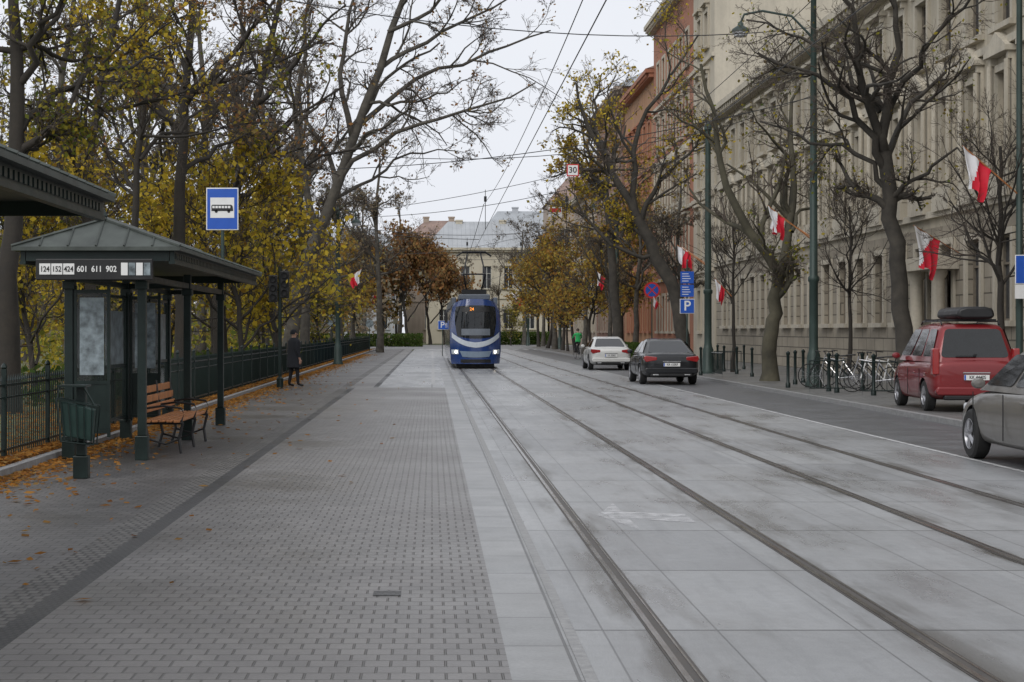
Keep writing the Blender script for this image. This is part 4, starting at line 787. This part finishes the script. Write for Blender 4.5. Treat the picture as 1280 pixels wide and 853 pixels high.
def building(label,ox,oy,rz,L,D,H,rows,ww,sp,wall,trim='stonet',roof=None,frame='wframe',styles=None,z=0,rh=3,door=None,lower=None,cornice=.55,name='building',ch=1.2):
    e=top(name,label,'building',(ox,oy,z),rz,'street buildings'); nC=int((L-1)/sp); mg=(L-(nC-1)*sp)/2; cs=[mg+i*sp for i in range(nC)]
    xs=sorted({0,L,*[round(c-ww/2,3) for c in cs],*[round(c+ww/2,3) for c in cs]}); zs=sorted({0,H,*[a for r in rows for a in r],*([lower] if lower else [])})
    wx={(round(c-ww/2,3)) for c in cs}; wz={r[0] for r in rows}
    bu=MB(); lo=MB()
    for i in range(len(xs)-1):
        for j in range(len(zs)-1):
            t=lo if lower and zs[j+1]<=lower else bu; x0,x1,a,c=xs[i],xs[i+1],zs[j],zs[j+1]
            if x0 in wx and a in wz:
                for q in ([(x0,0,a),(x1,0,a),(x1,.28,a),(x0,.28,a)],[(x0,0,c),(x1,0,c),(x1,.28,c),(x0,.28,c)],[(x0,0,a),(x0,0,c),(x0,.28,c),(x0,.28,a)],[(x1,0,a),(x1,0,c),(x1,.28,c),(x1,.28,a)]): t.add(q,[(0,1,2,3)])
            else: t.add([(x0,0,a),(x1,0,a),(x1,0,c),(x0,0,c)],[(0,1,2,3)])
    bu.add([(0,0,0),(0,D,0),(0,D,H),(0,0,H),(L,0,0),(L,D,0),(L,D,H),(L,0,H)],[(0,1,2,3),(4,5,6,7),(1,5,6,2),(3,2,6,7)])
    bu.obj('wall',wall,e)
    if lo.f: lo.obj('ground_floor_wall','rust',e)
    b=MB(); b.box(-.15,L+.15,-.45,-.002,H-cornice,H-.25); b.box(-.25,L+.25,-.7,-.001,H-.249,H+.05)
    if cornice>.5:
        for k in range(int(L/.6)): b.box(k*.6+.1,k*.6+.32,-.62,-.451,H-.48,H-.251)
    b.obj('cornice',trim,e)
    for i,r in enumerate(rows[1:]):
        zz=(rows[i][1]+r[0])/2; b=MB(); b.box(-.05,L+.05,-.16,-.001,zz-.0,zz+.22); b.obj('string_course',trim,e)
    for ri,(a,c) in enumerate(rows):
        h=c-a; st=(styles or [1]*9)[ri]
        pm=MB(); pm.box(-ww/2,ww/2,.22,.26,0,h); pme=pm.mesh('window',['glass'])
        f=MB(); t=.06
        f.box(-ww/2,-ww/2+t,.15,.219,0,h);f.box(ww/2-t,ww/2,.15,.219,0,h);f.box(-ww/2+t,ww/2-t,.15,.219,0,t);f.box(-ww/2+t,ww/2-t,.15,.219,h-t,h);f.box(-.04,.04,.15,.219,t,h-t);f.box(-ww/2+t,-.04,.151,.218,h*.66,h*.66+t);f.box(.04,ww/2-t,.151,.218,h*.66,h*.66+t)
        fme=f.mesh('frame',[frame]); s=MB(); k=.2
        s.box(-ww/2-k,-ww/2,-.09,-.001,-.0,h);s.box(ww/2,ww/2+k,-.09,-.001,-.0,h);s.box(-ww/2-k,ww/2+k,-.09,-.001,h,h+k);s.box(-ww/2-k-.08,ww/2+k+.08,-.2,-.001,-.16,-.001)
        if st>=1:
            s.box(-ww/2-k-.1,ww/2+k+.1,-.32,-.001,h+k+.22,h+k+.36); s.box(-ww/2-k,-ww/2-.02,-.2,-.002,h+k+.001,h+k+.219); s.box(ww/2+.02,ww/2+k,-.2,-.002,h+k+.001,h+k+.219)
        if st==2:
            s.poly([(-ww/2-k-.1,h+k+.361),(ww/2+k+.1,h+k+.361),(0,h+k+.85)],-.3,-.002)
            for q in (-1,1): s.cyl((q*(ww/2+k*.5),-.2,0),(q*(ww/2+k*.5),-.2,h+k),.09,.08,8)
            s.box(-ww/2-k-.05,ww/2+k+.05,-.26,-.001,-.75,-.161)
        sme=s.mesh('surround',[trim])
        for cc in cs:
            wn_=mkobj('window',pme,e,(cc,0,a)); mkobj('frame',fme,wn_); mkobj('surround',sme,wn_)
    if roof:
        b=MB(); b.add([(-.3,-.6,H+.06),(L+.3,-.6,H+.06),(L+.3,D,H+.06),(-.3,D,H+.06),(3,D/2,H+rh),(L-3,D/2,H+rh)],[(0,1,5,4),(1,2,5),(2,3,4,5),(3,0,4),(0,1,2,3)]); b.obj('roof',roof,e)
        for cx in (L*.25,L*.62):
            b=MB(); b.box(cx,cx+.9,D*.45,D*.45+.8,H+.5,H+rh+ch-.4); b.box(cx-.08,cx+.98,D*.45-.08,D*.45+.88,H+rh+ch-.4,H+rh+ch-.2); b.obj('chimney',wall,e)
    if door:
        dx=door; b=MB(); b.box(dx-.8,dx+.8,-.12,-.1,0,3.2); b.obj('door','wframe',e); b=MB()
        for s_ in (-1,1): b.lathe([(.3,0),(.3,.3),(.22,.4),(.2,3.2),(.28,3.35),(.28,3.5)],14,c=(dx+s_*1.2,-.5,0))
        b.box(dx-1.7,dx+1.7,-.9,-.003,3.5,3.9); b.obj('portal',trim,e,smooth=True)
    return e
XF=16.; R90=-pi/2
building('long sandstone building with pedimented windows and rusticated base',XF,99,R90,75,14,13.8,[(1.9,4.3),(6.1,8.9),(10.2,12.3)],1.3,2.75,'stone',roof='slate',styles=[0,2,1],z=.09,lower=4.9,door=43.9,rh=2.5)
building('tall cream building with blank end wall above neighbour',XF-.1,107,R90,7.95,14,23,[(1.6,4),(6,8.5),(10,12.4),(14,16.2),(18,20)],1.2,2.7,'cream','cream',z=.09,roof='tiles',rh=3)
building('orange red town house with heavy cornice',XF,127,R90,19.9,13,23.5,[(1.6,4),(6,8.5),(10,12.4),(14,16.2),(18.2,20.4)],1.2,2.8,'orange_r','stonet',z=.09,roof='tiles',rh=3,styles=[0,1,2,1,0])
building('brown ochre town house with rows of windows',XF+.1,147,R90,19.9,13,20.5,[(1.6,4),(6,8.5),(10,12.4),(14.5,17)],1.2,2.8,'ochre','orange_r',z=.09,roof='tiles',rh=3)
building('red brick building further down the street',XF-.1,170,R90,22.9,13,22,[(1.6,4),(6,8.5),(10,12.4),(14.5,17)],1.2,3.2,'brickr','palebr',z=.09,roof='slate',rh=4)
building('pale brown corner house at the crossing',XF,198,R90,27.8,13,16,[(1.6,4),(6,8.5),(10,12.4)],1.2,3,'palebr','stonet',z=.09,roof='tiles',rh=3)
building('pale cream two storey building with grey tin roof',-.8,236,0,16.3,14,12.8,[(2.,4.6),(7.4,10.4)],1.2,2.9,'yellow','yellow',roof='tin',frame='wwhite',z=0,rh=4.,styles=[0,0],cornice=.5,ch=.4)
building('grey house with dormer roof behind pale building',7,262,0,21,14,15.6,[(2.,5.),(7.2,10.),(12.,14.2)],1.5,3.2,'greyblue','palebr',roof='slate',frame='wwhite',rh=4.4,styles=[0,0,0],ch=.8)
building('brownish house with tiled roof behind pale building',-4,266,0,10.6,14,15.6,[(2.,5.),(7.2,10.),(12,14.2)],1.5,3.2,'palebr','palebr',roof='tiles',frame='wwhite',rh=3.2,styles=[0,0,0],ch=.8)
building('grey blue building seen through park trees',-33,248,0,28,14,13,[(2.,5.),(7.2,10.5)],1.5,3,'greyblue','greyblue',roof='slate',frame='wwhite',rh=3.5,styles=[0,0])
building('pale house seen far behind the park',-75,240,0,40,14,15,[(2.,5.),(7.2,10.5)],1.5,3,'palebr','palebr',roof='slate',frame='wwhite',rh=3,styles=[0,0])
building('distant brown house beyond the crossing',15.8,236,0,22,14,19,[(2.,5.),(7.2,10.5),(12.5,15.3)],1.5,3,'palebr','stonet',roof='tiles',frame='wwhite',rh=4,styles=[0,0,0])
# ---------------- bollards, racks, bikes
def bollard(x,Y,h=1.05):
    b=MB(); b.lathe([(.07,0),(.07,.12),(.045,.16),(.045,h-.12),(.06,h-.1),(.06,h-.05),(.001,h)],12); tag(b.obj('bollard','dgreen',None,(x,Y,.09),smooth=True),'dark iron bollard standing on the footway','bollard','iron bollards')
for px,Y in ((985,50),(994,53),(1004,55),(1036,47),(1046,46),(1092,44),(921,66),(905,70),(897,75),(876,64),(940,62),(1078,48),(930,74)): bollard(XX(px,Y),Y)
def barrier(x,Y,L,rz=0):
    e=top('guard_rail','dark green iron guard rail on the footway','railing',(x,Y,.09),rz,'iron guard rails'); b=MB(); b.tube([(0,0,0),(0,0,.85),(L,0,.85),(L,0,0)],.025,6); b.tube([(0,0,.15),(L,0,.15)],.015,5); b.obj('frame','dgreen',e); b=MB()
    for k in range(1,int(L/.12)): b.cyl((k*.12,0,.15),(k*.12,0,.85),.008,n=4)
    b.obj('bars','dgreen',e)
barrier(XX(1012,45),45,.9); barrier(XX(1078,43),43,.85); barrier(XX(893,66),66,1.); barrier(9.9,60,2.2,pi/2)
def bike(x,Y,rz,label,color,z=.09,group='bicycles at the rack',name='bicycle'):
    e=top(name,label,'bicycle',(x,Y,z),rz,group); wm=MB()
    wm.lathe([(.33+.014*math.cos(a),.014*math.sin(a)) for a in [k*pi/3 for k in range(7)]],24,'x'); sp=MB(); sp.lathe([(.31,-.008),(.31,.008)],24,'x')
    for k in range(12): a=k*pi/6; sp.tube([(0,0,0),(0,.31*math.cos(a),.31*math.sin(a))],.003,3)
    t=wm.mesh('tyre',['rubber'],True); r=sp.mesh('rim',['rim'])
    for yy in (-.52,.52):
        wv=bpy.data.objects.new('wheel',None); wv.location=(0,yy,.345); col.objects.link(wv); wv.parent=e; mkobj('tyre',t,wv); mkobj('rim',r,wv)
    b=MB(); 
    for p,q in (((0,-.52,.345),(0,-.08,.3)),((0,-.52,.345),(0,-.18,.78)),((0,-.08,.3),(0,-.2,.88)),((0,-.08,.3),(0,.36,.78)),((0,-.18,.78),(0,.34,.86)),((0,.34,.95),(0,.52,.345))): b.cyl(p,q,.018,n=6)
    b.obj('frame',color,e); b=MB(); b.tube([(-.28,.25,1.03),(-.1,.36,1.05),(.1,.36,1.05),(.28,.25,1.03)],.014,6); b.cyl((0,.34,.93),(0,.36,1.05),.014,n=6); b.obj('handlebar','black',e)
    b=MB(); b.poly([(-.32,.9),(-.3,.95),(-.05,.93),(-.02,.9)],-.06,.06,0,'x'); b.obj('saddle','black',e,bevel=.015); return e
for px,Y,rz,c in ((1046,49,.9,'chrome'),(1056,51,1.2,'black'),(1090,46,1.1,'rim'),(1101,47,1.3,'white'),(1111,48,1.,'black'),(1036,50,1.4,'dgreen')): bike(XX(px,Y),Y,rz,'city bicycle parked on its own wheels at the rack',c)
# ---------------- people
def person(label,loc,rz,J,E,Rd,mats_z,name='person'):
    e=top(name,label,'person',loc,rz); names=list(J); me=bpy.data.meshes.new('body'); me.from_pydata([J[k] for k in names],[(names.index(a),names.index(b)) for a,b in E],[]); me.update()
    o=mkobj('body',me,e); sk=o.modifiers.new('s','SKIN'); sk.use_smooth_shade=True; lay=me.skin_vertices[0].data
    for i,k in enumerate(names): r=Rd[k]; lay[i].radius=r if isinstance(r,tuple) else (r,r); lay[i].use_root=(k=='pel')
    ss=o.modifiers.new('u','SUBSURF'); ss.levels=2; ss.render_levels=2; bake(o); me=o.data; me.materials.clear()
    for m in ('skin','coat','trouser','black'): me.materials.append(M[m] if m!='coat' else M[mats_z.get('coat','coat')])
    for p in me.polygons: p.material_index=mats_z['f'](p.center); p.use_smooth=True
    return e
def humanJ(arm='down',step=.08):
    J={'pel':(0,0,.93),'sp':(0,0,1.12),'ch':(0,.0,1.32),'nk':(0,.0,1.47),'hd':(0,.015,1.56),'hd2':(0,.02,1.64),'hd3':(0,.01,1.70)}
    R={'pel':(.15,.11),'sp':(.14,.1),'ch':(.17,.115),'nk':.055,'hd':.068,'hd2':.088,'hd3':.06}; E=[('pel','sp'),('sp','ch'),('ch','nk'),('nk','hd'),('hd','hd2'),('hd2','hd3')]
    for s,n in ((-1,'l'),(1,'r')):
        J[n+'hip']=(s*.1,0,.88);J[n+'kn']=(s*.11,.02+s*step*.5,.49);J[n+'an']=(s*.115,s*step,.09);J[n+'toe']=(s*.13,s*step+.16,.045)
        R[n+'hip']=.09;R[n+'kn']=.06;R[n+'an']=.042;R[n+'toe']=.036; E+=[('pel',n+'hip'),(n+'hip',n+'kn'),(n+'kn',n+'an'),(n+'an',n+'toe')]
        if arm=='down': sh,el,wr,hd,dz=(s*.2,0,1.4),(s*.25,-.03,1.12),(s*.25,.06,.88),(s*.245,.08,.8),(0,.01,-1)
        else: sh,el,wr,hd,dz=(s*.2,0,1.4),(s*.27,.12,1.18),(s*.26,.36,1.12),(s*.25,.42,1.1),(0,1,-.2)
        J[n+'sh']=sh;J[n+'el']=el;J[n+'wr']=wr;J[n+'ha']=hd; R[n+'sh']=.062;R[n+'el']=.045;R[n+'wr']=.03;R[n+'ha']=(.034,.02); E+=[('ch',n+'sh'),(n+'sh',n+'el'),(n+'el',n+'wr'),(n+'wr',n+'ha')]
        D=Vector(dz).normalized()
        for k,(o,l) in enumerate(((-.027,.07),(-.009,.08),(.009,.077),(.027,.06))):
            a=Vector(hd)+Vector((0,o,0) if arm=='down' else (o,0,0))+D*.03; c=a+D*l*.55; d=c+D*l*.4+Vector((-s*.015,0,-.01)); f=n+'f%d'%k
            J[f+'a']=tuple(a);J[f+'b']=tuple(c);J[f+'c']=tuple(d); R[f+'a']=.009;R[f+'b']=.0085;R[f+'c']=.007; E+=[(n+'ha',f+'a'),(f+'a',f+'b'),(f+'b',f+'c')]
        a=Vector(hd)+Vector((0,.04,.01) if arm=='down' else (-s*.04,0,.0)); c=a+D*.035+Vector((0,.012,0) if arm=='down' else (-s*.01,0,0)); J[n+'ta']=tuple(a);J[n+'tb']=tuple(c);R[n+'ta']=.01;R[n+'tb']=.009;E+=[(n+'ha',n+'ta'),(n+'ta',n+'tb')]
    return J,E,R
def face(e,z=1.63,y=.02,capm='hair'):
    b=MB(); b.lathe([(.001,.125),(.05,.115),(.085,.07),(.097,.02),(.094,-.03)],16,c=(0,y-.02,z)); 
    b.obj('hair' if capm=='hair' else 'cap',capm,e,smooth=True)
    b=MB(); b.poly([(y+.085,z-.0),(y+.12,z-.035),(y+.085,z-.045)],-.012,.012,0,'x'); b.obj('nose','skin',e,bevel=.004)
    for s in (-1,1): b=MB(); b.lathe([(.001,.012),(.012,.0),(.001,-.01)],8,'y',(s*.032,y+.085,z+.005)); b.obj('eye','black',e)
    b=MB(); b.box(-.022,.022,y+.078,y+.088,z-.07,z-.062); b.obj('mouth','black',e)
    for s in (-1,1): b=MB(); b.lathe([(.001,-.01),(.02,-.005),(.024,.005),(.001,.012)],10,'x',(s*.092,y,z-.01)); b.obj('ear','skin',e,smooth=True)
J,E,R=humanJ()
x,Y=gp(367,484)
def f1(c):
    if c.z>1.49: return 0
    if c.z<.12: return 3
    if c.z<.9 and abs(c.x)>.2: return 0
    return 1 if c.z>.85 else 2
e=person('man in long dark coat and cap standing by the fence',(x,Y,0),rad(-60),J,E,R,{'f':f1}); face(e,capm='coat'); e.scale=(1.12,1.12,1.0)
b=MB(); pr=[(.26,.17,.6),(.245,.165,.8),(.235,.155,1.0),(.235,.155,1.2),(.25,.15,1.36),(.2,.12,1.45),(.085,.08,1.5)]; n=20; vs=[]
for a_,c_,z in pr: vs+=[(a_*math.cos(2*pi*k/n),c_*math.sin(2*pi*k/n)+.01,z) for k in range(n)]
b.add(vs,[(i*n+k,i*n+(k+1)%n,(i+1)*n+(k+1)%n,(i+1)*n+k) for i in range(len(pr)-1) for k in range(n)]); b.obj('coat','coat',e,smooth=True)
x,Y=gp(722,449)
J,E,R=humanJ('fwd')
for s,n,kz,az,ay in ((-1,'l',.72,.36,.1),(1,'r',.52,.2,-.02)):
    J[n+'kn']=(s*.1,.34,kz+.1); J[n+'an']=(s*.1,ay,az); J[n+'toe']=(s*.1,ay+.15,az-.03)
e=person('cyclist in bright green jacket riding away',(x,Y-.15,.12),rad(12),J,E,R,{'coat':'hiviz','f':lambda c:0 if (c.z>1.49 or c.y>.36) and c.z>.9 else (3 if c.z<.3 else (1 if c.z>.93 else 2))}); face(e)
bike(x,Y,rad(12),'dark bicycle ridden by the cyclist in green','black',0.01,None)
print('objects',len(bpy.data.objects))
